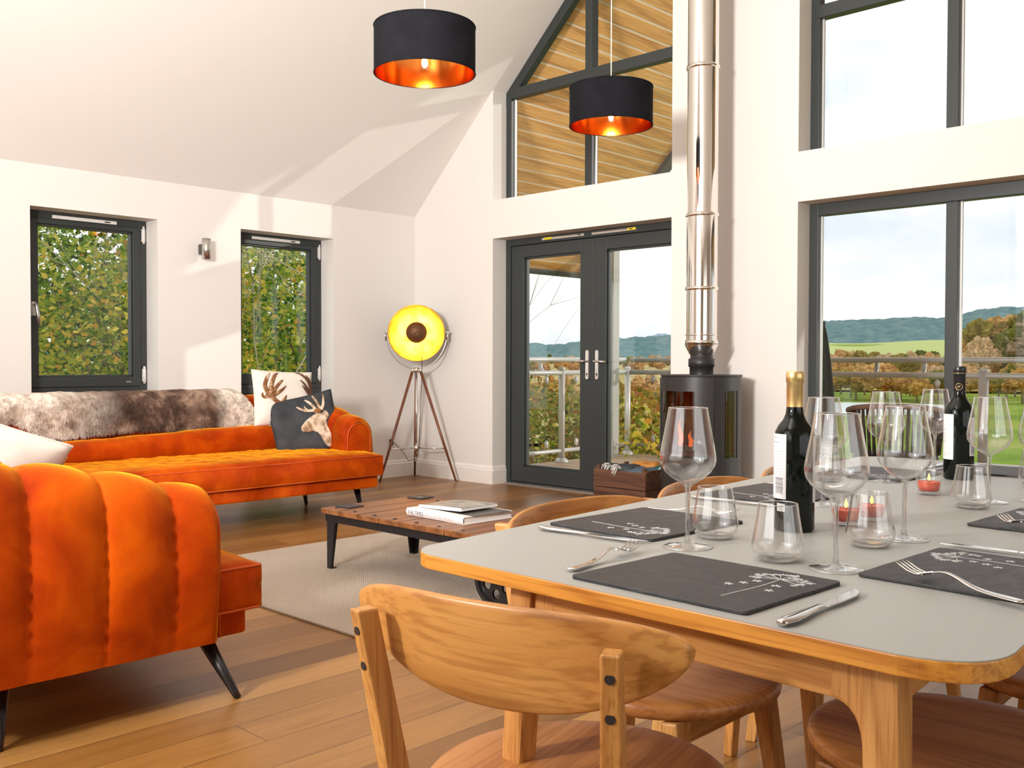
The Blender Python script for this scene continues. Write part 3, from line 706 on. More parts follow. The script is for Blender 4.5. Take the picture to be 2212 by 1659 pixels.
c2 = mixc(furm, c1, (.82, .75, .66), mr2.outputs[0])
c2 = mixc(furm, c2, ramp(furm, a2, [(.35, (.5, .45, .42)), (.6, (1.1, 1.08, 1.06))]), .85, 'MULTIPLY'); L(furm, c2, P(furm).inputs['Base Color'])
hroot = thing('reindeer_hide', 'brown and cream reindeer hide draped over the back of the far sofa', 'animal hide', (0, 0, 0))
def hide_pt(u, v, lift=.012):
    """u along the sofa (world y -3.98..-2.3), v 0 = rear hem, 1 = front hem"""
    y = -3.98+u*1.60; R_ = .128
    low = .60-.012*math.sin(u*9) + (.19*max(0, 1-u*5)**1.2) + (.0 if u < .9 else 0)
    yend = y+(.16*smooth01((v-.45)/.5)**2 if u > .5 else 0)*(u-.5)*2
    L1, L2 = .10, PI*R_; L3 = max(.02, .815-.105-low); s = v*(L1+L2+L3)
    bump_ = .010*noise.noise(Vector((y*6, v*4, 1)))+.006*noise.noise(Vector((y*18, v*11, 5)))
    R2 = R_+lift+bump_+.008+.024*smooth01((s-L1-L2*.5)/.12)
    if s < L1: x, z = .805-R2, .815-.105-(L1-s)
    elif s < L1+L2: t = (s-L1)/R_; x, z = .805-R2*math.cos(t), .815-.105+R2*math.sin(t)
    else: q = (s-L1-L2); x, z = .805+R2+.04*q, .815-.105-q
    return Vector((x, yend, z))
hm = MB().grid(lambda i, j: tuple(hide_pt(i, j)), 120, 40)
hb = hm.build('pelt', furm, hroot)
fr_ = MB(); rf = random.Random(3)
for k in range(17000):
    u, v = rf.random(), rf.random()**.8
    if rf.random() < .12: u = rf.choice([rf.random()*.03, 1-rf.random()*.03])
    if rf.random() < .10: v = 1-rf.random()*.05
    p = hide_pt(u, v); q1 = hide_pt(min(1, u+.01), v); q2 = hide_pt(u, min(1, v+.01) if v < .98 else v-.01)
    nn = (q1-p).cross(q2-p); 
    if v >= .98: nn = -nn
    if nn.length < 1e-9: continue
    nn.normalize()
    if nn.dot(Vector((p.x-.805, 0, p.z-.70))) < 0: nn = -nn
    d_ = nn*.30+Vector((rf.uniform(-.3, .3), (-.55 if u < .12 else (.6 if u > .93 else rf.uniform(-.6, .25))), -.75 if v > .3 else -.1)); d_.normalize()
    ln = rf.uniform(.018, .036); sd = d_.cross(nn).normalized()*rf.uniform(.0012, .0024); tip = p+d_*ln; mid = p+(d_+nn*.35)*ln*.5
    fr_.add([p-sd, p+sd, mid+sd*.8, mid-sd*.8, tip], [(0, 1, 2, 3), (3, 2, 4)], 0, False)
fo = fr_.build('fur', furm, hroot, fix=False); fo['kind'] = 'stuff'

# ================================================================== RUG, COFFEE TABLE
rugm = mat('woven_rug', (.62, .54, .45), .95, spec=.1)
rv = coords(rugm); w1 = N(rugm, 'ShaderNodeTexWave', bands_direction='X'); w1.inputs['Scale'].default_value = 20; w1.inputs['Distortion'].default_value = .6; w1.inputs['Detail Scale'].default_value = 6; L(rugm, rv, w1.inputs['Vector'])
w2 = N(rugm, 'ShaderNodeTexWave', bands_direction='Y'); w2.inputs['Scale'].default_value = 26; w2.inputs['Distortion'].default_value = .5; L(rugm, rv, w2.inputs['Vector'])
mm = N(rugm, 'ShaderNodeMath', operation='MULTIPLY'); L(rugm, w1.outputs['Fac'], mm.inputs[0]); L(rugm, w2.outputs['Fac'], mm.inputs[1])
L(rugm, ramp(rugm, mm.outputs[0], [(0, (.36, .295, .235)), (.5, (.54, .46, .38)), (1, (.61, .53, .445))]), P(rugm).inputs['Base Color']); bump(rugm, mm.outputs[0], .6, .005)
tag(MB().prism(rrect(2.27, 4.75, -3.685, -1.95, .01, 2), .0005, .011).build('woven_rug', rugm, bevel=.003), 'flat-woven beige rug on the oak floor under the low coffee table', 'rug')
ctw = wood('reclaimed_wood', (.11, .040, .014), (.21, .082, .028), (.31, .135, .05), 'Y', .38, 60, 4, .25)
CT = thing('coffee_table', 'low rustic plank coffee table with black iron legs and spoked cast wheels, on the rug', 'coffee table', (2.87, -3.065, 0), 0)
CL, CW, CZ = 1.38, .62, .315
m = MB(); x = 0; nb = 9; bw = CL/nb
for i in range(nb):
    m.box(i*bw+.0015, (i+1)*bw-.0015, rnd.uniform(-.003, .003), CW+rnd.uniform(-.003, .003), CZ-.026, CZ+rnd.uniform(-.001, .001))
top = m.build('tabletop', ctw, CT, bevel=.003)
for i in range(nb):
    for y in (.04, CW-.04): MB().lathe([(.001, .0035), (.009, .0025), (.011, 0)], 12, ((i+.5)*bw, y, CZ)).build('bolt', blackw, top)
m = MB()
for y in (.022, CW-.022): m.box(.015, CL-.015, y-.004, y+.004, CZ-.066, CZ-.026)
for x in (.02, CL-.02): m.box(x-.004, x+.004, .022, CW-.022, CZ-.066, CZ-.026)
m.build('iron_frame', black, CT)
for y, s in ((.026, 1), (CW-.026, -1)):
    m = MB(); zt = CZ-.028
    # folded angle-iron leg tapering to the foot
    m.prism([(.020, zt), (.090, zt), (.052, .004), (.022, .004)], y-.003*s, y+.003*s, mp=XZ)
    m.add([(.018, y, zt), (.018, y+.070*s, zt), (.020, y+.03*s, .004), (.020, y, .004), (.024, y, zt), (.024, y+.070*s, zt), (.026, y+.03*s, .004), (.026, y, .004)], [(0, 1, 2, 3), (7, 6, 5, 4), (0, 4, 5, 1), (1, 5, 6, 2), (2, 6, 7, 3), (3, 7, 4, 0)])
    m.box(.018, .055, min(y, y+.03*s), max(y, y+.03*s), .011, .016)
    m.build('leg', black, CT)
def wheel(cx, cy):
    R_ = .122; c = (cx, cy, R_+.011)
    m = MB().lathe([(R_-.018, -.018), (R_, -.018), (R_, .018), (R_-.018, .018), (R_-.022, 0), (R_-.018, -.018)], 40, c, axis='Y')
    # web with round holes
    hh = 6; n = 12; web = []
    outer = [Vector((math.cos(a)*(R_-.018), math.sin(a)*(R_-.018))) for a in [2*PI*i/48 for i in range(48)]]
    pts = list(outer); edges = [(i, (i+1) % 48) for i in range(48)]
    for h in range(hh):
        a = 2*PI*h/hh+.5; o_ = Vector((math.cos(a), math.sin(a)))*.066; st = len(pts)
        pts += [o_+Vector((math.cos(b), math.sin(b)))*.0225 for b in [2*PI*k/n for k in range(n)]]; edges += [(st+k, st+(k+1) % n) for k in range(n)]
    r = delaunay_2d_cdt(pts, edges, [], 1, 1e-6)
    fs = []
    for f in r[2]:
        q = sum((r[0][i] for i in f), Vector((0, 0)))/len(f)
        if all((q-Vector((math.cos(2*PI*h/hh+.5), math.sin(2*PI*h/hh+.5)))*.066).length > .0215 for h in range(hh)): fs.append(tuple(f))
    vs_ = [(c[0]+q.x, c[1]-.005, c[2]+q.y) for q in r[0]]+[(c[0]+q.x, c[1]+.005, c[2]+q.y) for q in r[0]]; k0 = len(r[0])
    m.add(vs_, fs+[tuple(i+k0 for i in f[::-1]) for f in fs])
    m.lathe([(.001, -.03), (.020, -.03), (.026, -.02), (.026, .02), (.020, .03), (.001, .03)], 20, c, axis='Y')
    o = m.build('wheel', blackw, CT, fix=False); return o
for y in (-.0+.055, CW-.055): wheel(1.195, y)
MB().tube([(1.195, .04, .133), (1.195, CW-.04, .133)], .009, 10).box(1.10, 1.29, .075, .085, .12, .285).box(1.10, 1.29, CW-.085, CW-.075, .12, .285).build('axle', black, CT)
# coasters, atlas, magazines
slate_c = mat('coaster_slate', (.035, .032, .034), .55)
def coaster(x, y, rz, label, deco=False):
    o = tag(MB().prism(rrect(-.052, .052, -.052, .052, .004, 2), 0, .006).build('slate_coaster', slate_c, bevel=.001), label, 'coaster', 'slate coasters on the coffee table'); o.location = (x, y, CZ+.0012); o.rotation_euler = (0, 0, rz)
    if deco:
        p = MB()
        for i in range(7): a = rnd.random()*6; p.bar((rnd.uniform(-.03, .03), rnd.uniform(-.03, .03), .0065), (rnd.uniform(-.03, .03), rnd.uniform(-.03, .03), .0065), .0015, .0004)
        p.build('chalk_drawing', mat('chalk_grey', (.45, .45, .45), .8), o)
coaster(2.948, -2.945, .12, 'plain square slate coaster on the near left corner of the coffee table'); coaster(2.955, -2.478, .12, 'square slate coaster with a pale drawing at the far edge of the coffee table', True)
paper = mat('page_white', (.80, .78, .74), .7); coverw = mat('dust_jacket_white', (.84, .80, .79), .4); magm = mat('magazine_photo', (.4, .4, .38), .3)
L(magm, ramp(magm, noise_n(magm, coords(magm, (3, 9, 1)), 4, 5, .6, 1), [(.35, (.11, .10, .085)), (.55, (.34, .31, .26)), (.75, (.62, .60, .55))]), P(magm).inputs['Base Color'])
bk_ = thing('atlas_book', 'thick white hardback atlas lying at the bottom of the pile on the coffee table', 'book', (3.353, -2.905, CZ+.0012), .0)
bk_.rotation_euler = (0, 0, -.04)
BW, BH, BT = .415, .30, .034
MB().box(.004, BW-.004, .002, BH-.004, .003, BT-.003).build('pages', paper, bk_)
m = MB().box(0, BW, -.002, BH, 0, .0035).box(0, BW, -.002, BH, BT-.0035, BT).grid(lambda i, j: (BW*i, -.002-.006*math.sin(PI*j), BT*j), 3, 9); jk = m.build('cover', coverw, bk_)
dt = mat('ink_grey', (.16, .16, .17), .6); lg = mat('ink_pale', (.50, .49, .48), .6)
for body, x, size, mt, z in (('THE TIMES', .012, .0255, dt, .008), ('ATLAS OF THE WORLD', .142, .0195, lg, .009)):
    o = bpy.data.objects.new('spine_title', text_mesh(body, size, .0004)); o.data.materials.append(mt); COL.objects.link(o); o.parent = jk
    o.location = (x, -.0084, z); o.rotation_euler = (PI/2, 0, 0)
m = MB().grid(lambda i, j: (.03+.30*i, .045+.235*j, BT+.012+.006*math.sin(PI*i*.9)+.010*i*i), 14, 4).grid(lambda i, j: (.03+.30*i, .045+.235*j, BT+.0015+.008*i*i), 14, 4)
m.grid(lambda i, j: (.03+.30*i, .045, BT+.0015+.008*i*i+(.0105+.006*math.sin(PI*i*.9)+.002*i*i)*j), 14, 2, 1).grid(lambda i, j: (.33, .045+.235*i, BT+.0095+.0125*j), 2, 2, 1).grid(lambda i, j: (.03, .045+.235*i, BT+.0015+.0105*j), 2, 2, 1)
o = m.build('glossy_magazine', [magm, paper]); o.location = (3.353, -2.905, CZ+.002); o.rotation_euler = (0, 0, .0); tag(o, 'floppy landscape-photo magazine resting on top of the white atlas', 'magazine', 'reading pile')
o = MB().box(.09, .42, .055, .29, BT+.0003, BT+.0012).build('thin_magazine', mat('dark_cover', (.06, .055, .05), .3)); o.location = (3.353, -2.905, CZ+.0012); o.rotation_euler = (0, 0, -.06)
tag(o, 'thin dark brochure sticking out from under the magazine on the atlas', 'brochure', 'reading pile')
# ================================================================== LIGHTS OF THE ROOM
shade_out = fabric('black_shade_fabric', (.010, .010, .013), .85, 700, .2, .3)
copper = mat('copper_lining', (.80, .26, .045), .16, 1); L(copper, ramp(copper, noise_n(copper, coords(copper), 3, 3), [(.4, (.86, .30, .06)), (.6, (.70, .20, .03))]), P(copper).inputs['Base Color'])
bulb_m = emis('filament_glow', (1, .50, .12), 55)
glass_b = thin_glass('bulb_glass', .06, (1, .93, .8), .5)
def pendant(y, label):
    R_, zb, h = .245, 2.44, .225; zt = roofz(XR)
    p = thing('pendant_lamp', label, 'pendant lamp', (XR, y, zb), 0, 'black drum pendants over the room')
    s = MB().lathe([(R_, 0), (R_, h)], 72).build('lamp_shade', shade_out, p)
    s2 = MB().lathe([(R_-.0025, .0), (R_-.0025, h)], 72).build('copper_lining', copper, s)
    MB().tube([(R_*math.cos(a), R_*math.sin(a), .001) for a in [2*PI*i/60 for i in range(60)]], .0028, 6, closed=True).tube([(R_*math.cos(a), R_*math.sin(a), h-.001) for a in [2*PI*i/60 for i in range(60)]], .0028, 6, closed=True).build('rim', shade_out, s)
    m = MB()
    for k in range(3):
        a = 2*PI*k/3+.4; m.tube([(.022*math.cos(a), .022*math.sin(a), h-.055), (R_*.985*math.cos(a), R_*.985*math.sin(a), h-.03)], .0018, 6)
    m.tube([(.022*math.cos(a), .022*math.sin(a), h-.055) for a in [2*PI*i/20 for i in range(20)]], .002, 6, closed=True).build('spider', whitep, p)
    MB().lathe([(.001, h-.02), (.012, h-.022), (.020, h-.045), (.020, h-.10), (.016, h-.105)], 20, capt=True).build('lamp_holder', whitep, p)
    b = MB().lathe([(.012, .118), (.014, .105), (.026, .082), (.031, .06), (.027, .038), (.015, .024), (.001, .02)], 24).build('bulb', glass_b, p)
    MB().lathe([(.001, .086), (.007, .078), (.0095, .06), (.007, .042), (.001, .036)], 12).build('filament', bulb_m, b)
    MB().tube([(0, 0, h-.02), (0, 0, zt-zb-.03)], .0035, 8).build('cable', whitep, p)
    MB().lathe([(.005, zt-zb-.055), (.05, zt-zb-.045), (.055, zt-zb-.01), (.055, zt-zb+.0)], 24).build('ceiling_rose', whitep, p)
    l = lamp('bulb_light', 'POINT', (0, 0, .06), None, 7, (1, .55, .22), shadow_soft_size=.02); l.parent = p
pendant(-2.79, 'black drum pendant with copper lining, the bigger looking one in front of the sloping ceiling')
pendant(-1.34, 'black drum pendant with copper lining, hanging in front of the glazed gable')
# wall sconce
sc = thing('wall_sconce', 'small brushed-steel up-and-down cylinder light between the two left windows', 'wall light', (0, -2.15, 1.905))
MB().lathe([(.030, -.078), (.033, -.078), (.033, .078), (.030, .078), (.030, .03), (.001, .03)], 28, (.085, 0, 0)).lathe([(.030, -.078), (.030, -.03), (.001, -.03)], 28, (.085, 0, 0)).build('cylinder', steel, sc)
MB().box(0, .055, -.022, .022, -.038, .038).build('bracket', mat('dark_steel', (.12, .11, .10), .4, .7), sc, bevel=.002)
# tripod floor lamp
fl = thing('floor_lamp', 'tripod floor lamp with a wide gold-lined dish and brown ball cap, in the room corner', 'floor lamp', (.36, -.29, 0))
wal = wood('walnut', (.12, .035, .015), (.20, .065, .028), (.28, .10, .04), 'Z', .35)
O = Vector((.36, -.29, 0)); feet = [Vector((.286, -.644, 0)), Vector((.68, -.111, 0)), Vector((.085, -.075, 0))]; tipz = .965
for f in feet:
    e = f-O; tp = e.normalized()*.040+Vector((0, 0, tipz))
    MB().tube([tp, e*.6+tp*.4*Vector((1, 1, 1)).length/1.732, e+Vector((0, 0, .006))], [.013, .0125, .009], 12).build('leg', wal, fl)
    k = .70; q = tp.lerp(e, k); MB().tube([q, Vector((0, 0, q.z+.0))], .006, 8).build('brace', chrome, fl)
    MB().tube([tp+Vector((0, 0, -.012)), tp+Vector((0, 0, .022))], .015, 12).build('hinge', chrome, fl)
MB().tube([(0, 0, .17), (0, 0, .985)], .009, 12).lathe([(.02, .26), (.02, .31)], 16, capb=True, capt=True).lathe([(.014, .17), (.018, .19), (.014, .21)], 14).lathe([(.034, .955), (.034, .985), (.012, 1.0)], 18, capb=True, capt=True).build('centre_pole', chrome, fl)
dc = Vector((.0, .0, 1.305)); dirn = Vector((.742, -.655, -.15)).normalized(); side = Vector((.66, .75, 0)).normalized(); upd = side.cross(dirn)
if upd.z < 0: upd = -upd
def dmap(r, a, h): return dc+side*(r*math.cos(a))+upd*(r*math.sin(a))+dirn*h
gold = mat('gold_leaf', (.95, .60, .10), .38, .75)
L(gold, ramp(gold, noise_n(gold, coords(gold), 11, 4, .6), [(.35, (.72, .36, .03)), (.6, (.98, .66, .14))]), P(gold).inputs['Base Color'])
dish_o = mat('dish_black', (.05, .05, .045), .4)
prof = [(.024, -.150), (.09, -.140), (.15, -.108), (.20, -.055), (.232, .0), (.245, .035)]
def dish(off, n=56):
    m = MB(); v = [dmap(max(.002, r_+off), 2*PI*k/n, h_-off*.6) for r_, h_ in prof for k in range(n)]
    fs = [(i*n+k, i*n+(k+1) % n, (i+1)*n+(k+1) % n, (i+1)*n+k) for i in range(len(prof)-1) for k in range(n)]; fs.append(tuple(range(n)))
    return m.add(v, fs, 0, True)
ds = dish(.004).build('dish', dish_o, fl, fix=True); dish(-.002).build('gold_lining', gold, ds, fix=True)
MB().tube([dmap(.247, 2*PI*k/56, .037) for k in range(56)], .004, 6, closed=True).build('dish_rim', gold, ds)
m = MB(); n = 28; v = []
for i in range(9):
    a = PI/2*i/8
    for k in range(n): v.append(dmap(.093*math.sin(a)+.0005, 2*PI*k/n, -.015+.085*math.cos(a)))
m.add(v, [(i*n+k, i*n+(k+1) % n, (i+1)*n+(k+1) % n, (i+1)*n+k) for i in range(8) for k in range(n)], 0, True)
ball = m.build('bulb_cap', mat('bronze_cap', (.16, .075, .035), .55, .6), fl); ball.modifiers.new('s', 'SOLIDIFY').thickness = .002
MB().tube([dmap(.0, 0, -.145), dmap(0, 0, .068)], .006, 8).build('cap_stem', chrome, fl)
pl = lamp('lamp_light', 'POINT', dmap(.0, 0, -.055)+upd*.0, None, 3.2, (1, .58, .16), shadow_soft_size=.03); pl.parent = fl
MB().tube([dmap(.275, PI, .0)-Vector((0, 0, 0))] if False else [dc+side*(.268*math.cos(a))+Vector((0, 0, 1))*(.318*math.sin(a)) for a in [PI+PI*i/24 for i in range(25)]], .0045, 8).build('yoke', chrome, fl)
for s_ in (-1, 1): MB().tube([dc+side*s_*.235, dc+side*s_*.285], .010, 10).tube([dc+side*s_*.268+Vector((0, 0, -.075)), dc+side*s_*.272+Vector((0, 0, .012))], .009, 10).build('pivot_knob', chrome, fl)
cab = [dc+Vector((.04, .03, -.20)), Vector((.05, .02, .95)), Vector((.03, .02, .6)), Vector((.022, .01, .30)), Vector((.03, -.02, .20)), Vector((-.05, -.05, .175)), Vector((-.15, -.02, .235)), Vector((-.26, .02, .27)), Vector((-.34, .0, .33))]
MB().tube(cab, .0028, 6).box(-.365, -.335, -.012, .012, .29, .345).build('cable', black, fl)

# ================================================================== STOVE, FLUE, CRATE
st = thing('wood_stove', 'round black wood-burning stove with glass door and side window, between doors and right window', 'stove', (3.345, -.36, 0))
R_ = .262
def arcw(m, a0, a1, z0, z1, r0, r1, n=20, mi=0):
    A_ = [math.radians(a0+(a1-a0)*i/n)-PI/2 for i in range(n+1)]
    v = [(r*math.cos(a), r*math.sin(a), z) for z in (z0, z1) for r in (r0, r1) for a in A_]; k = n+1; fs = []
    for i in range(n):
        fs += [(i, i+1, k+i+1, k+i), (2*k+i, 3*k+i, 3*k+i+1, 2*k+i+1), (k+i, k+i+1, 3*k+i+1, 3*k+i), (i, 2*k+i, 2*k+i+1, i+1)]
    fs += [(0, k, 3*k, 2*k), (n, 2*k+n, 3*k+n, k+n)]
    m.add(v, fs, mi, False); return m
body = MB(); stm = mat('stove_black', (.022, .021, .021), .42)
arcw(body, 0, 360, .0, .10, R_-.05, R_-.03, 48); arcw(body, -180, 180, .10, .43, R_-.012, R_, 60); arcw(body, -180, 180, .865, .955, R_-.012, R_, 60)
for a0, a1 in ((44, 68), (96, 180), (-180, -96), (-68, -44)): arcw(body, a0, a1, .43, .865, R_-.012, R_, 14)
body.lathe([(.001, .425), (R_-.012, .425), (R_-.012, .432)], 48).lathe([(.001, .10), (R_-.012, .10)], 40)
body.build('body', stm, st)
MB().lathe([(.001, .955), (R_+.004, .955), (R_+.006, .961), (R_+.004, .968), (.001, .968)], 64).build('top_plate', stm, st)
dr = MB(); arcw(dr, -46, 50, .425, .855+.095, R_+.001, R_+.014, 30)
dr = MB(); arcw(dr, -46, 50, .40, .432, R_+.001, R_+.013, 30); arcw(dr, -46, 50, .862, .948, R_+.001, R_+.013, 30); arcw(dr, -46, -38, .432, .862, R_+.001, R_+.013, 4); arcw(dr, 24, 50, .432, .862, R_+.001, R_+.013, 10)
do = dr.build('door', stm, st)
smoke = thin_glass('stove_glass', .07, (.50, .42, .36))
arcw(MB(), -38, 24, .432, .862, R_+.004, R_+.007, 24).build('door_glass', smoke, do)
arcw(MB(), 68, 96, .43, .865, R_-.008, R_-.005, 12).build('side_glass', smoke, st); arcw(MB(), -96, -68, .43, .865, R_-.008, R_-.005, 12).build('side_glass', smoke, st)
brick = mat('fire_brick', (.42, .27, .18), .9); lin = MB(); arcw(lin, 98, 295, .43, .86, R_-.06, R_-.03, 20); lin.lathe([(.001, .445), (R_-.03, .445)], 40).build('fire_bricks', brick, st)
lg_ = MB()
for k in range(4): a = k*.8; lg_.tube([(-.12*math.cos(a), -.12*math.sin(a), .47+.02*k), (.12*math.cos(a), .12*math.sin(a), .475+.02*k)], .028, 9)
lg_.build('logs', mat('charred_log', (.05, .03, .02), .9), st)
fl_ = MB(); flame = emis('flame', (1, .22, .04), 4.5)
for (x, y, h) in ((-.10, -.10, .17), (-.07, -.14, .12), (.02, -.16, .10), (.05, -.12, .06), (.14, -.05, .07), (.16, -.08, .05)):
    fl_.tube([(x, y, .50), (x+.012, y, .50+h*.35), (x-.010, y+.005, .50+h*.7), (x+.004, y, .50+h)], [.012, .016, .008, .001], 8)
fl_.build('flames', flame, st)
_l = lamp('fire_light', 'POINT', (0, -.10, .60), None, .3, (1, .40, .12), shadow_soft_size=.05); _l.parent = st
fu = thing('stove_flue', 'tall polished steel flue pipe with collars, rising from the black stove to the roof', 'flue pipe', (3.345, -.36, 0.968))
zc = .968; top_z = roofz(3.345)
MB().lathe([(.078, 0), (.078, .05), (.086, .052), (.086, .105), (.078, .107), (.074, .108), (.074, .14)], 36).build('black_collar', stm, fu)
m = MB().lathe([(.076, 1.098-zc), (.080, 1.10-zc), (.112, 1.168-zc)], 48, smooth=True).lathe([(.102, 1.168-zc), (.102, top_z-zc-.01)], 64); fp = m.build('pipe', flue_m, fu)
for z, hh in ((1.168, .026), (1.225, .008), (1.525, .022), (2.01, .024), (2.98, .024), (3.95, .024)):
    MB().lathe([(.102, z-zc), (.109, z-zc+.002), (.111, z-zc+hh*.5), (.109, z-zc+hh), (.102, z-zc+hh+.002)], 56).build('collar', flue_m, fu)
# crate with folded throws
crw = wood('crate_wood', (.05, .020, .010), (.11, .045, .022), (.17, .078, .04), 'X', .75, 40, 5, .4)
cr = thing('wooden_crate', 'old dark wooden crate full of folded throws, on the floor between glass doors and stove', 'crate', (2.54, -.50, 0))
CXW, CYW, CH = .455, .38, .29
m = MB().box(0, CXW, 0, .018, .02, .165).box(0, CXW, 0, .018, .170, CH); m.build('front_board', crw, cr, bevel=.002)
MB().box(0, CXW, CYW-.018, CYW, .02, .165).box(0, CXW, CYW-.018, CYW, .17, CH).build('back_board', crw, cr, bevel=.002)
for x in (.0, CXW-.016): MB().box(x, x+.016, .018, CYW-.018, .02, .165).box(x, x+.016, .018, CYW-.018, .17, CH+.012).build('end_board', crw, cr, bevel=.002)
m = MB().box(.016, CXW-.016, .018, CYW-.018, .02, .035)
for x in (.016, CXW-.041):
    for y in (.018, CYW-.043): m.box(x, x+.025, y, y+.025, .0, CH+.028)
m.build('corner_posts', crw, cr)
def throw(name, label, cx, cy, w, d, z0, h, m_, seed, fr=None, grp='folded throws in the crate'):
    t = thing(name, label, 'blanket', (2.54+cx, -.50+cy, z0), rnd.uniform(-.1, .1), grp)
    mb = MB()
    def f(i, j):
        a = 2*PI*j; x = (i-.5)*w; e = (1-abs(2*i-1)**8)**.5 if 0 < i < 1 else .0
        n_ = 3.0; ca, sa = math.cos(a), math.sin(a); yy = abs(ca)**(2/n_)*(1 if ca > 0 else -1)*d/2; zz = abs(sa)**(2/n_)*(1 if sa > 0 else -1)*h/2
        w_ = .016*noise.noise(Vector((x*11+seed, a*1.6, seed)))+.006*noise.noise(Vector((x*30, a*3, seed+2)))
        return (x, yy*(.4+.6*e)+w_, h/2+zz*(.35+.65*e)+w_*.8)
    mb.grid(f, 40, 32, closev=True); mb.f += [tuple(range(32)), tuple(range(39*32, 40*32))]; mb.m += [0, 0]; mb.sm += [True, True]
    mb.build('folds', m_, t)
    if fr:
        q = MB(); (x0, y0), (x1, y1), nfr, ln = fr
        for k in range(nfr):
            i = k/(nfr-1); x = x0+(x1-x0)*i; y = y0+(y1-y0)*i; dx = rnd.uniform(-.02, .02); z = h*.92+rnd.uniform(-.01, .01)
            q.tube([(x, y, z), (x+dx*.5, y-.022, z+.004), (x+dx, y-.038, z-ln*.5), (x+dx*1.4, y-.042, z-ln*rnd.uniform(.7, 1.1))], [.0035, .003, .0028, .002], 5)
            q.tube([(x, y+.03, z+.0), (x, y, z+.003)], .005, 5)
        q.build('fringe', fr_m, t)
fr_m = fabric('cream_fringe', (.78, .74, .68))
thr_g = fabric('grey_wool_throw', (.055, .062, .070), .95, 200, .5, .4); thr_m = fabric('mustard_throw', (.52, .23, .06), .95, 200, .5); thr_t = fabric('teal_throw', (.015, .13, .17), .95, 200, .5, .4); thr_b = fabric('blue_grey_throw', (.10, .13, .17), .95, 200, .5)
throw('folded_throw', 'dark grey throw with long cream fringe, at the left of the crate', .155, .13, .26, .20, .235, .085, thr_g, 1, ((-.12, -.05), (.05, -.10), 15, .055))
throw('folded_throw', 'slate grey throw without fringe, lying in the middle of the crate', .30, .14, .25, .21, .228, .08, thr_b, 5)
throw('folded_throw', 'mustard throw rolled at the back of the crate', .26, .27, .22, .10, .25, .09, thr_m, 8)
throw('folded_throw', 'teal throw with cream fringe, hanging over the right end of the crate', .395, .27, .14, .17, .245, .068, thr_t, 11, ((.03, -.07), (.09, .0), 11, .085))

# ================================================================== DINING TABLE
TZ = .75
tb = thing('dining_table', 'long grey-topped dining table with oak edge and legs, laid for a meal', 'dining table', (6.18, -3.9, 0))
def rounded(poly, rads, n=8):
    out = []; k = len(poly)
    for i in range(k):
        p0, p, p1 = Vector(poly[i-1]), Vector(poly[i]), Vector(poly[(i+1) % k]); a = (p0-p).normalized(); b = (p1-p).normalized()
        half = a.angle(b)/2; dd = rads[i]/math.tan(half); s = p+a*dd; e = p+b*dd
        for j in range(n+1):
            t = j/n; out.append(tuple(s*(1-t)**2+p*2*t*(1-t)*.99+e*t*t + (p*0)))
    return out
TP = [(5.772-6.18, -4.935+3.9), (6.655-6.18, -4.945+3.9), (6.50-6.18, -2.80+3.9), (5.60-6.18, -2.88+3.9)]
TOPP = rounded(TP, [.055, .085, .055, .055])
topm = mat('grey_laminate', (.41, .405, .38), .42, spec=.4)
L(topm, ramp(topm, noise_n(topm, coords(topm), 2, 3), [(.3, (.395, .40, .38)), (.7, (.415, .42, .40))]), P(topm).inputs['Base Color'])
MB().prism(TOPP, TZ-.0015, TZ+.0).build('tabletop_laminate', topm, tb)
cen = Vector((sum(p[0] for p in TOPP)/len(TOPP), sum(p[1] for p in TOPP)/len(TOPP)))
big = [tuple(Vector(p)+(Vector(p)-cen).normalized()*.0012) for p in TOPP]
m = MB().prism(big, TZ-.0235, TZ-.0014, side_smooth=False); m.build('tabletop', edge_oak, tb, bevel=.0018)
ins = [(TP[0][0]+.196, TP[0][1]+.078), (TP[1][0]-.136, TP[1][1]+.078), (TP[2][0]-.14, TP[2][1]-.078), (TP[3][0]+.14, TP[3][1]-.078)]
for i in range(4):
    a, b = Vector((*ins[i], TZ-.055)), Vector((*ins[(i+1) % 4], TZ-.055)); t = (b-a).normalized()
    MB().bar(a+t*.02, b-t*.02, .024, .062).build('apron', oakX if i % 2 == 0 else oakY, tb, bevel=.002)
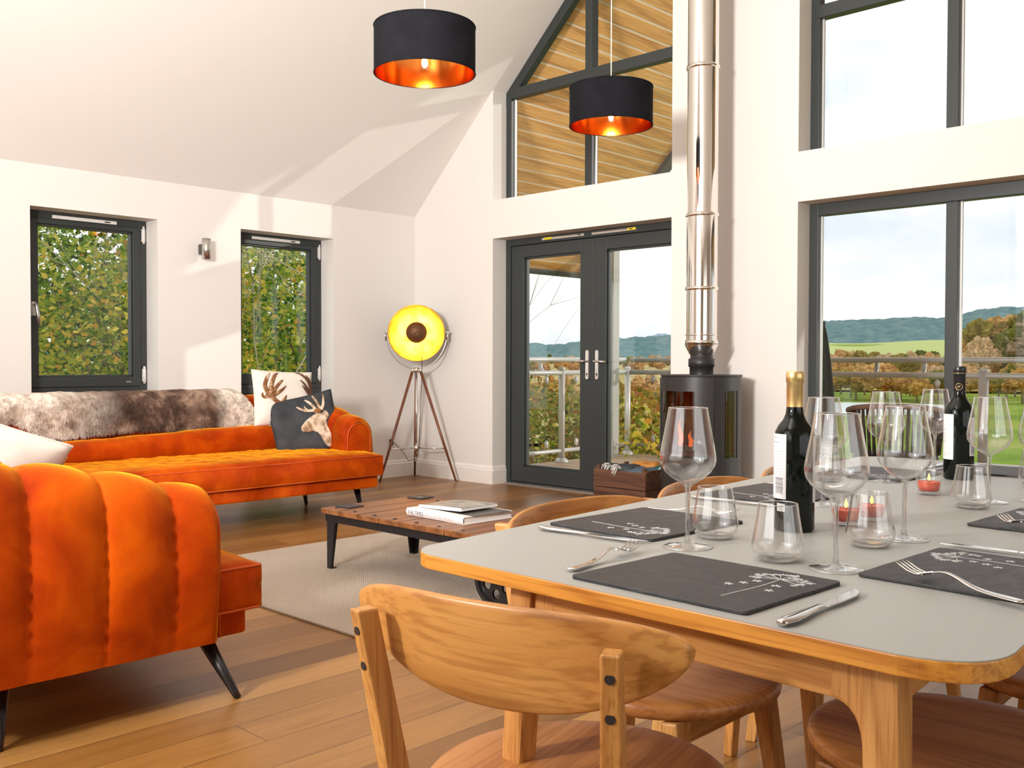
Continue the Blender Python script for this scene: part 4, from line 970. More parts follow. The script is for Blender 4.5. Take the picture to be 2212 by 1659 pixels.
for i, p in enumerate(ins):
    sxn = -1 if i in (0, 3) else 1; syn = -1 if i in (0, 1) else 1
    m = MB()
    # leg with swept shoulders running into both aprons
    for ax in (0,):
        pr = [(-.030, 0)]
        sh = [(.060, 0), (.060, -.0615), (.052, -.0622), (.044, -.0645), (.037, -.069), (.031, -.0755), (.0265, -.084), (.0235, -.094), (.0215, -.105), (.0205, -.12)]
        out_ = [(-.032, 0), (-.050, -.64), (-.020, -.69+.0), (-.018, -.70)]
        poly = [(-.020, -.0005)]+[(x, z-.0005) for x, z in sh[:-1]]+[(.019, -.15), (-.012, -.17)]
        inw = -sxn if ax == 0 else -syn
        if ax == 0: mp = lambda x, z, y, inw=inw, p=p: (p[0]+inw*x, p[1]+y-(z)*.0+syn*(-z)*.045, TZ-.0240+z)
        else: mp = lambda x, z, y, inw=inw, p=p: (p[0]+y+sxn*(-z)*.045, p[1]+inw*x, TZ-.0240+z)
        m.prism(poly, -.012, .012, mp=mp)
    q0 = Vector((p[0], p[1], TZ-.0238)); q1 = Vector((p[0]+sxn*.033, p[1]+syn*.033, 0))
    v = []
    for q, hw_ in ((q0, .022), (q0.lerp(q1, .25), .020), (q1, .015)): v += [q+Vector((a*hw_, b*hw_, 0)) for a, b in ((-1, -1), (1, -1), (1, 1), (-1, 1))]
    m.add(v, [(0, 3, 2, 1), (8, 9, 10, 11)]+[(k*4+j, k*4+(j+1) % 4, k*4+4+(j+1) % 4, k*4+4+j) for k in (0, 1) for j in range(4)])
    m.build('leg', oakZ, tb, bevel=.005)

# ================================================================== DINING CHAIRS
def make_chair(label, group):
    c = thing('dining_chair', label, 'chair', (0, 0, 0), 0, group)
    # round seat
    m = MB(); n = 56
    def rad(a): return .226*(1-.02*math.cos(2*a))
    prof = [(.001, .4505), (.55, .449), (.80, .4515), (.93, .452), (.975, .450), (.995, .445), (1, .437), (.99, .428), (.95, .421), (.86, .4175), (.001, .4175)]
    v = [(max(.001, rad(2*PI*k/n)*r)*math.cos(2*PI*k/n), max(.001, rad(2*PI*k/n)*r)*math.sin(2*PI*k/n), z) for r, z in prof for k in range(n)]
    m.add(v, [(i*n+k, (i+1)*n+k, (i+1)*n+(k+1) % n, i*n+(k+1) % n) for i in range(len(prof)-1) for k in range(n)], 0, True)
    m.build('seat', seat_oak, c)
    for yy in (-.1475, .1375): MB().box(-.17, .17, yy-.0125, yy+.0125, .375, .418).build('seat_rail', oakX, c, bevel=.002)
    for s in (-1, 1):
        MB().bar((s*.150, .135, .4175), (s*.185, .185, 0), .046, .036, w2=.028, d2=.024, upv=(0, 1, 0)).build('leg', oakZ, c, bevel=.005)
        # rear leg runs up as the back post: kinked at the seat
        m = MB(); pts = [(s*.195, -.245, 0), (s*.158, -.200, .41), (s*.182, -.259, .725)]
        prs = [(.026, .028), (.030, .036), (.023, .031)]; v = []; rc, rs_ = math.cos(s*.3), math.sin(s*.3)
        for (x, y, z), (a, b) in zip(pts, prs):
            v += [(x+p_*a/2*rc-q_*b/2*rs_, y+p_*a/2*rs_+q_*b/2*rc, z) for p_, q_ in ((-1, -1), (1, -1), (1, 1), (-1, 1))]
        m.add(v, [(0, 1, 2, 3), (11, 10, 9, 8)]+[(r_*4+k, r_*4+(k+1) % 4, (r_+1)*4+(k+1) % 4, (r_+1)*4+k) for r_ in (0, 1) for k in range(4)])
        lg2 = m.build('leg', oakZ, c, bevel=.003)
        for z in (.697, .649):
            y = -.259+(.725-z)*.187; x = s*(.182-(.725-z)*.076); k_ = .0158+(.725-z)*.008; t_ = Vector((rs_, -rc, 0)); c_ = Vector((x, y, z))+t_*k_
            MB().tube([c_-t_*.003, c_+t_*.0006], .0062, 16).build('bolt_hole_disc', hole_shade, lg2)  # dark disc: the shade of a recessed hole painted as colour
    # curved oval backrest: dense shell with rounded rim
    m = MB(); nu, nv = 60, 26
    def mid(s_, q):
        zt = .718+.038*max(0, 1-abs(s_)**3.6)**.55; zb = .718-.099*max(0, 1-abs(s_)**2.2)**.62
        z = zb+(zt-zb)*q; y = -.240+.060*abs(s_)**2.1-(z-.70)*.16
        return Vector((.251*s_, y, z)), (zt-zb)
    def shell(i, j):
        s_ = -1+2*i; s_ = math.copysign(1-(1-abs(s_))**1.6, s_) if abs(s_) < 1 else s_
        a = 2*PI*j; ca, sa = math.cos(a), math.sin(a)
        q = .5+.5*math.copysign(abs(ca)**.55, ca)
        p, hh = mid(s_*.999, q); th = .0085*math.copysign(abs(sa)**.6, sa)*min(1, max(.15, hh/.03))
        dx = .060*2.1*abs(s_)**1.1*math.copysign(1, s_)/.256; nn = Vector((dx, -1, -.16)).normalized()
        return tuple(p+nn*th)
    m.grid(shell, nu, nv, closev=True); m.f += [tuple(range(nv)), tuple(range((nu-1)*nv, nu*nv))]; m.m += [0, 0]; m.sm += [True, True]
    m.build('backrest', back_oak, c)
    return c
seat_oak = wood('seat_oak', (.36, .13, .034), (.46, .19, .052), (.55, .25, .075), 'Y', .4, 80, 3)
back_oak = wood('back_oak', (.46, .195, .048), (.57, .27, .072), (.66, .35, .11), 'X', .34, 70, 3)
ch0 = make_chair('oak dining chair at the head of the table, its curved back towards the camera', 'oak dining chairs round the table')
ch0.location = (6.067, -4.861, 0); ch0.rotation_euler = (0, 0, math.radians(11.5))
for x, y, a, lb in ((5.855, -4.355, -90, 'oak dining chair on the left long side of the table, nearest the camera'),
                    (5.84, -3.845, -88, 'second oak dining chair along the left side, behind the front wine glass'),
                    (5.82, -3.335, -90, 'farthest oak dining chair on the left side, partly hidden by the gold-topped bottle'),
                    (6.405, -4.327, 90, 'dining chair on the right side whose round seat shows under the near table corner'),
                    (6.46, -3.77, 92, 'dining chair on the right side glimpsed at the photo edge below the tabletop')):
    dup(ch0, (x, y, 0), math.radians(a), lb)

# ================================================================== TABLEWARE
PR = TZ+.0006
# slate place mats
sl = mat('slate', (.05, .05, .052), .5, spec=.45); sv = coords(sl, (1, 3, 1)); sn = noise_n(sl, sv, 16, 6, .65, .8)
L(sl, ramp(sl, sn, [(.3, (.014, .014, .016)), (.55, (.034, .033, .035)), (.75, (.075, .073, .073))]), P(sl).inputs['Base Color']); bump(sl, sn, .5, .004)
L(sl, ramp(sl, sn, [(.3, (.38,)*3), (.7, (.62,)*3)]), P(sl).inputs['Roughness'])
chalk = mat('engraved_white', (.66, .66, .66), .8)
def cowparsley(m, flip=1):
    """flower head on a stem with loose florets, drawn as thin raised strokes (x right, y up, on a mat)"""
    z = .0; S_ = lambda a, b, w_: m.bar((a[0]*flip, a[1], z), (b[0]*flip, b[1], z), w_, .0004)
    st_ = [(.074, -.070), (.0755, -.045), (.078, -.018), (.0795, .010), (.079, .040), (.077, .066)]
    for a, b in zip(st_, st_[1:]): S_(a, b, .0014)
    h = st_[-1]; rr = random.Random(5)
    def floret(x, y, r, n=5):
        for k in range(n):
            a = 2*PI*k/n+rr.random(); S_((x, y), (x+r*math.cos(a), y+r*math.sin(a)), .0022)
    for k in range(9):
        a = math.radians(-22+k*28); r = .026+rr.random()*.009; e = (h[0]+r*math.cos(a)*1.05, h[1]+r*math.sin(a)*1.0); S_(h, e, .001)
        for j in range(3): floret(e[0]+rr.uniform(-.007, .007), e[1]+rr.uniform(-.007, .007), .0055)
    for x, y in ((.042, -.006), (.053, .014), (.060, .035), (.094, .027), (.101, -.002)): floret(x, y, .0065)
mat0 = thing('slate_placemat', 'x', 'place mat', (0, 0, PR), 0, 'slate place mats'); 
def slab(r=.008):
    o_ = rrect(-.14, .14, -.118, .118, r, 3); rr = random.Random(2); out = []
    for i in range(len(o_)):
        a, b = Vector(o_[i]), Vector(o_[(i+1) % len(o_)]); k = max(1, int((b-a).length/.02))
        for j in range(k): q = a.lerp(b, j/k); out.append((q.x+rr.uniform(-.0006, .0006), q.y+rr.uniform(-.0006, .0006)))
    return out
MB().prism(slab(), 0, .0048).build('slab', sl, mat0, bevel=.001)
em = MB(); cowparsley(em); e_ = em.build('flower_engraving', chalk, mat0, fix=False); e_.location = (0, 0, .0051)
mat0.location = (6.238, -4.800, PR); mat0.rotation_euler = (0, 0, math.radians(-2)); mat0['label'] = 'slate mat with a white umbel flower, laid in front of the nearest chair'
for x, y, a, lb in ((5.900, -4.468, -92, 'slate mat on the left table edge beside the long shiny knife'),
                    (6.495, -4.488, 88, 'slate mat on the right of the table, with a fork resting across its near side'),
                    (6.45, -3.935, 88, 'slate mat at the right photo edge behind the one with the fork across it'),
                    (5.870, -3.93, -92, 'slate mat behind the front wine glass and the gold-topped bottle'),
                    (5.86, -3.37, -92, 'slate mat far along the left side, seen through the glasses'),
                    (6.08, -3.07, 180, 'slate mat at the window end of the table, behind the black-topped bottle')):
    dup(mat0, (x, y, PR), math.radians(a), lb)
# wine glasses
wg = thing('wine_glass', 'x', 'wine glass', (0, 0, 0), 0, 'stemmed wine glasses on the table')
outer = [(.0315, .2250), (.0345, .2080), (.0385, .1860), (.0425, .1660), (.0450, .1510), (.0456, .1430), (.0435, .1330), (.0370, .1220), (.0260, .1120), (.0160, .1060), (.0085, .1010), (.005, .0965)]
inner = [(.0305, .2250), (.0336, .2080), (.0376, .1860), (.0416, .1660), (.0441, .1510), (.0447, .1430), (.0426, .1335), (.0361, .1228), (.0252, .1130), (.0150, .1075), (.006, .1045), (.0005, .1040)]
MB().lathe(outer, 48).lathe(inner, 48).build('bowl', bowl_m, wg, fix=False)
rim_m = thin_glass('rim_glass', .5, (.93, .93, .93), .3)
MB().tube([(.031*math.cos(a), .031*math.sin(a), .2252) for a in [2*PI*i/48 for i in range(48)]], .00075, 6, closed=True).build('rim', rim_m, wg)
MB().lathe([(.0005, .1035), (.006, .1010), (.0046, .0950), (.0036, .082), (.0034, .050), (.0036, .020), (.0055, .008), (.008, .0056)], 28).build('stem', stem_m, wg)
MB().lathe([(.008, .0056), (.012, .0042), (.024, .0026), (.0378, .0014), (.0388, .0007), (.0378, .0)], 44).lathe([(.0378, .0), (.0005, .0)], 44).build('foot', bowl_m, wg, fix=False)
MB().tube([(.0385*math.cos(a), .0385*math.sin(a), .0008) for a in [2*PI*i/48 for i in range(48)]], .0007, 6, closed=True).build('foot_rim', rim_m, wg)
G = [((6.079, -4.604), 'wine glass nearest the left table edge, standing at the head place setting beside the fork'), ((6.329, -4.597), 'largest looking wine glass, nearest the camera, between the two front slate mats'),
     ((6.301, -4.285), 'wine glass standing just behind and right of the nearest one, by the right-hand slate mat'), ((6.251, -3.714), 'wine glass standing in front of and to the right of the black-topped bottle'),
     ((5.936, -3.508), 'wine glass far left of the black-topped bottle, its foot by a slate mat'), ((5.931, -3.169), 'wine glass at the window end, directly left of the black-topped bottle'),
     ((6.013, -4.0), 'wine glass partly hidden behind the gold-topped bottle'), ((6.330, -3.63), 'wine glass cut by the right edge of the photo')]
for i, ((x, y), lb) in enumerate(G):
    if i == 0: wg.location = (x, y, PR); wg['label'] = lb
    else: dup(wg, (x, y, PR), rnd.random()*6, lb)
tg = thing('water_tumbler', 'x', 'glass tumbler', (0, 0, 0), 0, 'stemless water glasses on the table')
MB().lathe([(.0290, .0860), (.0325, .064), (.0365, .040), (.0393, .0240), (.0392, .0190), (.0365, .0110), (.0290, .0030), (.024, .0004), (.0005, .0)], 44).lathe([(.0281, .0860), (.0316, .064), (.0356, .040), (.0382, .0240), (.0375, .0185), (.034, .012), (.026, .0072), (.0005, .0066)], 44).build('glass_body', bowl_m, tg, fix=False)
MB().tube([(.0286*math.cos(a), .0286*math.sin(a), .0862) for a in [2*PI*i/44 for i in range(44)]], .0008, 6, closed=True).build('rim', rim_m, tg)
MB().lathe([(.0005, .0012), (.024, .0016), (.030, .0050), (.026, .0066), (.0005, .0062)], 36).build('thick_base', stem_m, tg)
for i, ((x, y), lb) in enumerate([((6.065, -4.500), 'tumbler beside the stem of the leftmost wine glass'), ((6.238, -4.600), 'tumbler in front of the gold-topped bottle, nearest the camera'), ((6.287, -4.387), 'tumbler between two stems, right of the front candles'),
                 ((6.253, -3.826), 'tumbler just in front of the black-topped bottle'), ((6.23, -3.315), 'tumbler at the right photo edge, beyond the black-topped bottle'), ((5.835, -3.60), 'far tumbler seen through the nearest wine glass bowl')]):
    if i == 0: tg.location = (x, y, PR); tg['label'] = lb
    else: dup(tg, (x, y, PR), rnd.random()*6, lb)
# bottles
bot_m = mat('bottle_green_glass', (.0015, .004, .0025), .03, spec=.35); labm = mat('label_paper', (.80, .79, .78), .6)
ink = mat('label_ink', (.10, .09, .10), .7); pale_ink = mat('label_pale_ink', (.48, .47, .46), .7)
def bottle(name, label, loc, rz, H_, R_, cap, capsule_h, front):
    b = thing(name, label, 'bottle', loc, rz); k = H_/.288
    body = [(.0005, .0), (R_-.004, .0), (R_, .004), (R_, .165*k), (R_-.0015, .178*k), (R_-.007, .190*k), (R_-.015, .200*k), (.0160, .211*k), (.0142, .225*k), (.0138, .285*k), (.0005, .285*k)]
    MB().lathe(body, 48).build('body', bot_m, b)
    z0 = H_-capsule_h
    MB().lathe([(.0146, z0), (.0146, H_-.020), (.0158, H_-.019), (.0160, H_-.006), (.0150, H_-.003), (.0146, H_), (.0005, H_)], 36).build('capsule', cap, b, fix=True)
    return b
def wrap(m, R_, a0, a1, z0, z1, n=14, mi=0):
    v = [(R_*math.cos(a0+(a1-a0)*i/n), R_*math.sin(a0+(a1-a0)*i/n), z) for z in (z0, z1) for i in range(n+1)]
    return m.add(v, [(i, i+1, n+2+i, n+1+i) for i in range(n)], mi, True)
rad_ = math.radians
gold_f = mat('gold_foil', (.83, .60, .26), .33, .85); blk_f = mat('black_foil', (.014, .014, .016), .3)
def camang(x, y): return math.atan2(-5.9439-y, 6.9743-x)     # direction from a bottle to the camera
B1 = bottle('wine_bottle', 'dark wine bottle with a gold foil neck and white back label, nearer the camera', (6.123, -4.333, PR), 0, .283, .0355, gold_f, .063, True)
ca = camang(6.123, -4.333)
def labelset(b, R_, a_mid, half, z0, z1, lines, barcode, sticker=False):
    pp = wrap(MB(), R_+.0004, a_mid-half, a_mid+half, z0, z1).build('label', labm, b, fix=False)
    m = MB()
    for (s0, s1, z, t) in lines: wrap(m, R_+.0008, a_mid+half*s0, a_mid+half*s1, z-t/2, z+t/2, 6)
    m.build('label_text', pale_ink, pp, fix=False)
    m = MB()
    if barcode:
        s0, s1, zb, zt = barcode; z = zb; rr = random.Random(4)
        while z < zt: t = rr.choice([.0004, .0008, .0012]); wrap(m, R_+.0008, a_mid+half*s0, a_mid+half*s1, z, z+t, 5); z += t+rr.choice([.0006, .0011])
        m.build('barcode', ink, pp, fix=False)
lines = [(-.85+.0, .1, .166, .0016), (-.6, .35, .158, .0016), (-.85, -.3, .1490, .0008)]+[(-.85, .82-.1*(i % 3), .142-i*.0052, .0006) for i in range(9)]
lines = [(a, b, z, t) for a, b, z, t in lines]
labelset(B1, .0355, ca-1.02, .62, .058, .178*.97, lines, (-.1, .72, .067, .095))
wrap(MB(), .0360, ca+1.05, ca+2.2, .052, .170, 12).build('front_label', labm, B1, fix=False)
m = wrap(MB(), .0359, ca-.95, ca-.45, .036, .050, 8).build('price_sticker', labm, B1, fix=False)
q = MB(); wrap(q, .0363, ca-.90, ca-.5, .0445, .0455, 5); wrap(q, .0363, ca-.82, ca-.55, .0400, .0408, 5); q.build('sticker_text', pale_ink, m, fix=False)
m = MB(); rr = random.Random(9); zz = .236
cap_o = [c for c in B1.children if c.name.startswith('capsule')][0]
for i in range(7): wrap(m, .0149, ca-.12-.1*rr.random(), ca+.12+.1*rr.random(), zz+i*.0035, zz+i*.0035+.0009, 3)
m.build('capsule_crest', mat('crest_brown', (.35, .20, .06), .5), cap_o, fix=False)
B2 = bottle('wine_bottle', 'dark wine bottle with a black foil neck and small gold ring emblem, nearer the window', (6.05, -3.325, PR), 0, .290, .0365, blk_f, .078, False)
ca = camang(6.05, -3.325)
labelset(B2, .0365, ca-1.05, .70, .052, .168, [(-.7, .2, .128, .0012), (-.6, .3, .118, .0012), (-.7, .0, .108, .0012), (-.4, .35, .098, .0010), (-.3, .75, .066, .0008), (-.3, .75, .061, .0005)], None)
labelset(B2, .0365, ca+1.25, .50, .062, .160, [(-.8, .8, .148-.004*i, .0006) for i in range(8)], (-.8, .4, .066, .092))
cp = [c for c in B2.children if c.name.startswith('capsule')][0]; m = MB()
e1 = Vector((math.cos(ca-.1), math.sin(ca-.1), 0)); e2 = Vector((-e1.y, e1.x, 0))
m.tube([e1*(.0150-.0045*math.sin(a)**2*0-.003*math.cos(a)**2)+e2*(.0082*math.cos(a))+Vector((0, 0, .238+.0082*math.sin(a))) for a in [2*PI*i/28 for i in range(28)]], .0006, 5, closed=True)
m.tube([e1*.0150+e2*(-.004)+Vector((0, 0, .236)), e1*.0152+e2*(.004)+Vector((0, 0, .240))], .0016, 6)
wrap(m, .0161, 0, 2*PI, .272, .2728, 30); m.build('gold_emblem', gold_f, cp, fix=False)
# votive candles
wax = mat('red_wax', (.85, .10, .03), .45, Subsurface_Weight=.3); fl2 = emis('candle_flame', (1, .62, .10), 5)
cd = thing('votive_candle', 'x', 'candle', (0, 0, 0), 0, 'red votive candles in glass cups')
MB().lathe([(.0305, .054), (.0275, .028), (.0245, .002), (.023, .0), (.0005, .0)], 32).lathe([(.0288, .054), (.0255, .026), (.0225, .007), (.0005, .0065)], 32).build('glass_cup', bowl_m, cd, fix=False)
MB().lathe([(.0005, .0085), (.0205, .0085), (.0255, .029), (.022, .0275), (.0005, .0270)], 28).build('wax', wax, cd)
MB().tube([(0, 0, .027), (.0005, 0, .032)], .0008, 6).build('wick', black, cd)
MB().lathe([(.0005, .031), (.0030, .034), (.0034, .038), (.0016, .043), (.0002, .048)], 12).build('flame', fl2, cd)
for i, ((x, y), lb) in enumerate([((6.110, -3.678), 'lit red candle in a glass cup, alone in front of the black-topped bottle'), ((6.165, -4.215), 'lit red candle in a glass cup, left one of the front pair'), ((6.176, -4.13), 'red candle in a glass cup, right one of the pair behind the big wine glass')]):
    if i == 0: cd.location = (x, y, PR); cd['label'] = lb
    else: dup(cd, (x, y, PR), 0, lb)
# cutlery
def fork():
    f = thing('table_fork', 'x', 'fork', (0, 0, 0), 0, 'steel forks'); m = MB()
    # spine: x along; handle end at 0, tines end at .195
    def zc_(x): return .0045+.012*math.exp(-((x-.118)/.035)**2)-.0015*math.exp(-((x-.158)/.012)**2)+.012*max(0, (x-.165)/.03)**1.4
    def hw(x):
        pts = [(0, .004), (.004, .0085), (.02, .0095), (.06, .0065), (.10, .0036), (.128, .0034), (.140, .008), (.150, .0115), (.158, .0125)]
        for (a, b), (c_, d_) in zip(pts, pts[1:]):
            if x <= c_: return b+(d_-b)*(x-a)/(c_-a)
        return .0125
    def g_(i, j):
        x = .158*i; w_ = hw(x); a = 2*PI*j; th = .0016 if x < .12 else .0011
        cup = .0035*max(0, (x-.13)/.028)**1*(abs(math.cos(a))**2)
        return (x, w_*math.cos(a), zc_(x)+th*math.sin(a)+cup*.6)
    m.grid(g_, 46, 14, closev=True); m.f += [tuple(range(14)), tuple(range(45*14, 46*14))]; m.m += [0, 0]; m.sm += [True, True]
    m.build('handle', silver, f)
    t = MB()
    for k in range(4):
        y = (-1.5+k)*.0068; t.tube([(.150, y*.95, zc_(.150)+.0012), (.160, y, zc_(.16)+.001), (.175, y*1.02, zc_(.175)+.0015), (.188, y*1.02, zc_(.188)+.001), (.197, y*.98, zc_(.197))], [.0020, .0017, .0015, .0013, .0006], 8)
    t.build('tines', silver, f); return f
def knife():
    k = thing('table_knife', 'x', 'knife', (0, 0, 0), 0, 'steel knives')
    m = MB()
    def h_(i, j):
        x = .105*i; a = 2*PI*j; w_ = [.006, .0105, .0100, .0080, .0062][min(4, int(i*4.999))]; fr = i*4.999-int(i*4.999); nx = [.0105, .0100, .0080, .0062, .0060][min(4, int(i*4.999))]
        w_ = w_+(nx-w_)*fr; return (x, w_*math.cos(a), .0050+.0040*math.sin(a)*(1-.45*i))
    m.grid(h_, 30, 14, closev=True); m.f += [tuple(range(14)), tuple(range(29*14, 30*14))]; m.m += [0, 0]; m.sm += [True, True]
    m.build('handle', silver, k)
    b = MB(); P_ = [(.103, -.0045), (.112, -.0075), (.14, -.0100), (.185, -.0098), (.205, -.006), (.222, .0062), (.20, .0066), (.15, .0060), (.103, .0045)]
    b.prism([(x, y) for x, y in P_], .0038, .0054); b.build('blade', silver, k, bevel=.0005); return k
fk = fork(); kn = knife()
def place(src, p, q, lb, first, lift=0):
    a = math.atan2(q[1]-p[1], q[0]-p[0])
    if first: src.location = (p[0], p[1], PR+lift); src.rotation_euler = (0, 0, a); src['label'] = lb; return src
    return dup(src, (p[0], p[1], PR+lift), a, lb)
place(fk, (6.068, -4.885), (6.03, -4.60), 'fork lying left of the nearest slate mat', True)
place(fk, (6.600, -4.662), (6.384, -4.570), 'fork resting across the right-hand slate mat, tines towards the nearest glass', False, .0052)
place(fk, (6.52, -4.15), (6.327, -3.982), 'fork on the slate mat at the right edge of the photo', False, .0052)
place(fk, (5.790, -4.318), (5.985, -4.290), 'fork lying on the far side of the left slate mat, seen through a tumbler', False)
place(fk, (5.76, -3.785), (5.95, -3.76), 'fork beyond the slate mat that is partly hidden by the gold-topped bottle', False)
place(kn, (6.428, -4.938), (6.421, -4.72), 'knife lying right of the nearest slate mat, nearest the camera', True)
place(kn, (5.80, -4.652), (6.02, -4.634), 'long shiny knife along the near side of the left slate mat', False)
place(kn, (6.592, -4.300), (6.370, -4.304), 'knife along the far edge of the right-hand slate mat', False)
place(kn, (5.768, -4.122), (5.985, -4.104), 'knife between the two left-side slate mats, behind the front wine glass', False)
place(kn, (5.905, -3.19), (5.89, -2.97), 'knife at the window end of the table beside the far wine glass', False)
# ================================================================== OUTSIDE
def leafm(name, stops):
    m = mat(name, (.1, .2, .02), .55, spec=.3); ge = N(m, 'ShaderNodeNewGeometry'); c = ramp(m, ge.outputs['Random Per Island'], stops)
    L(m, c, P(m).inputs['Base Color']); tr = N(m, 'ShaderNodeBsdfTranslucent'); L(m, c, tr.inputs[0]); mx = N(m, 'ShaderNodeMixShader'); mx.inputs[0].default_value = .42
    L(m, P(m).outputs[0], mx.inputs[1]); L(m, tr.outputs[0], mx.inputs[2]); L(m, mx.outputs[0], m.node_tree.nodes['Material Output'].inputs['Surface']); return m
leaf_green = leafm('leaves_green', [(0, (.02, .07, .008)), (.3, (.11, .26, .02)), (.6, (.34, .52, .05)), (.85, (.75, .75, .10)), (1, (.98, .75, .12))])  # green to yellow; dark and bright ends paint shade and sunlight
leaf_yel = leafm('leaves_yellow', [(0, (.10, .20, .015)), (.25, (.35, .42, .04)), (.6, (.75, .66, .08)), (.85, (.95, .72, .12)), (1, (.85, .40, .05))])
leaf_mix = leafm('leaves_hedge', [(0, (.09, .10, .015)), (.3, (.22, .22, .03)), (.6, (.42, .34, .05)), (.8, (.50, .24, .05)), (1, (.34, .10, .04))])
bark = mat('bark', (.30, .23, .16), .9); twig = mat('pale_twig', (.62, .54, .42), .8)
def leaves(mb, centre_fn, n, size, rr, flat=.0):
    for _ in range(n):
        p = centre_fn(); s = size*rr.uniform(.6, 1.3); a = Vector((rr.gauss(0, 1), rr.gauss(0, 1), rr.gauss(0, .6))).normalized(); b = a.cross(Vector((rr.gauss(0, 1), rr.gauss(0, 1), rr.gauss(0, 1)))).normalized()
        t = a*s; w_ = b*s*.38; mb.add([p-t*.5, p+w_-t*.05, p+t*.55, p-w_-t*.05], [(0, 1, 2, 3)])
def clumpy(c, rx, ry, rz_, rr, seed, thr=-.08):
    while True:
        p = Vector((rr.uniform(-1, 1), rr.uniform(-1, 1), rr.uniform(-1, 1)))
        if p.length > 1: continue
        q = Vector((c[0]+p.x*rx, c[1]+p.y*ry, c[2]+p.z*rz_))
        if noise.noise(q*1.35+Vector((seed, 0, 0))) > thr: return q
def tree(name, label, cat, base, c, rad, n, size, lm, seed, group=None, twigs=10, tw=.02):
    t = thing(name, label, cat, base, 0, group); rr = random.Random(seed); B = Vector(base)
    mb = MB(); leaves(mb, lambda: clumpy(c, *rad, rr, seed)-B, n, size, rr); mb.build('foliage', lm, t, fix=False)
    tb_ = MB(); C_ = Vector(c)-B
    tb_.tube([(0, 0, 0), C_*.4+Vector((.1, .1, 0)), C_], [tw*3, tw*2.2, tw], 8)
    for k in range(twigs):
        a = C_*rr.uniform(.3, .9); e = C_+Vector((rr.uniform(-1, 1)*rad[0]*.9, rr.uniform(-1, 1)*rad[1]*.9, rr.uniform(-.7, .9)*rad[2]))
        md = a.lerp(e, .5)+Vector((rr.uniform(-.2, .2), rr.uniform(-.2, .2), .15)); tb_.tube([a, md, e], [tw, tw*.6, tw*.2], 6)
    tb_.build('branches', bark if twigs < 30 else twig, t); return t
# dense trees outside the left windows
tree('leafy_tree', 'dense green and yellow tree filling the view through the left tall window', 'tree', (-4.2, -1.2, -3.2), (-3.7, -1.3, 1.3), (1.3, 2.0, 2.2), 17000, .062, leaf_green, 11)
tree('yellow_tree', 'yellow-leaved tree in front of the green ones outside the left tall window', 'tree', (-3.4, -.9, -3.2), (-2.7, -1.2, 1.2), (.7, 1.4, 1.5), 4200, .066, leaf_yel, 12)
tree('leafy_tree', 'green tree behind the bare branches outside the second tall window', 'tree', (-5.6, 1.9, -3.2), (-5.0, 1.7, 1.5), (1.6, 2.4, 2.6), 17000, .07, leaf_green, 13)
tree('yellow_tree', 'small yellow tree at the top of the second tall window', 'tree', (-6.6, 3.2, -3.2), (-4.6, 1.8, 1.7), (1.4, 2.0, 1.6), 3600, .07, leaf_yel, 14)
tree('leafy_tree', 'tall dark green tree standing behind the others on the left of the house', 'tree', (-8.6, .5, -3.2), (-8.2, .8, 1.6), (2.0, 5.2, 3.8), 26000, .13, leaf_green, 15)
# bare branching shrub close to the second window
bs = thing('bare_shrub', 'bare pale branching shrub close outside the second tall window', 'shrub', (-2.5, .30, -3.2)); rr = random.Random(21); m = MB()
def br(p, d, ln, r, dep):
    pts = [p]; q = p.copy(); dd = d.copy()
    for i in range(4):
        dd = (dd+Vector((rr.gauss(0, .16), rr.gauss(0, .16), rr.gauss(.04, .10)))).normalized(); q = q+dd*ln/4; pts.append(q.copy())
    m.tube(pts, [r, r*.85, r*.75, r*.6, r*.5], 6)
    if dep:
        for i in range(2 if dep > 3 else 3):
            k = rr.choice([2, 3, 4]); nd = (dd+Vector((rr.gauss(-.05, .35), rr.gauss(0, .5), rr.gauss(.3, .35)))).normalized(); br(pts[k], nd, ln*rr.uniform(.55, .85), r*.58, dep-1)
for k in range(4): br(Vector((rr.uniform(-.3, .3), rr.uniform(-.5, .5), 0)), Vector((rr.gauss(-.05, .06), rr.gauss(0, .10), 1)).normalized(), 3.4, .026, 4)
m.build('branches', twig, bs)

# ground
gm = mat('meadow', (.20, .32, .04), .95, spec=.1); gp = N(gm, 'ShaderNodeNewGeometry')
gx = N(gm, 'ShaderNodeMapping'); gx.inputs['Scale'].default_value = (.05, .05, .05); L(gm, gp.outputs['Position'], gx.inputs['Vector'])
n1 = noise_n(gm, gx.outputs[0], 1.6, 5, .6); grass = ramp(gm, n1, [(.35, (.17, .26, .03)), (.5, (.26, .38, .04)), (.68, (.42, .42, .10))])
n2 = noise_n(gm, gx.outputs[0], 60, 3, .6); grass = mixc(gm, grass, ramp(gm, n2, [(.3, (.7, .7, .6)), (.6, (1, 1, 1))]), .6, 'MULTIPLY')
L(gm, grass, P(gm).inputs['Base Color'])
def hgt(x, y):
    d_ = math.hypot(x-7, y+6); h = -3.25
    if d_ < 45: h += .0
    h += smooth01((d_-125)/220)*2.2+smooth01((d_-330)/420)*16*smooth01((123-math.degrees(math.atan2(y+6, x-7)))/3)+.25*noise.noise(Vector((x*.03, y*.03, 0)))*smooth01((d_-30)/40)
    return h
m = MB(); rings = [2, 5, 9, 14, 20, 28, 38, 50, 65, 80, 100, 125, 150, 180, 215, 255, 300, 360, 430, 520, 640, 800, 1000, 1300]; na = 96
v = []
for r in rings:
    for k in range(na):
        a = math.radians(25+150*k/(na-1)); x, y = 7+r*math.cos(a)*1.0, -6+r*math.sin(a); v.append((x, max(y, -30), hgt(x, y)))
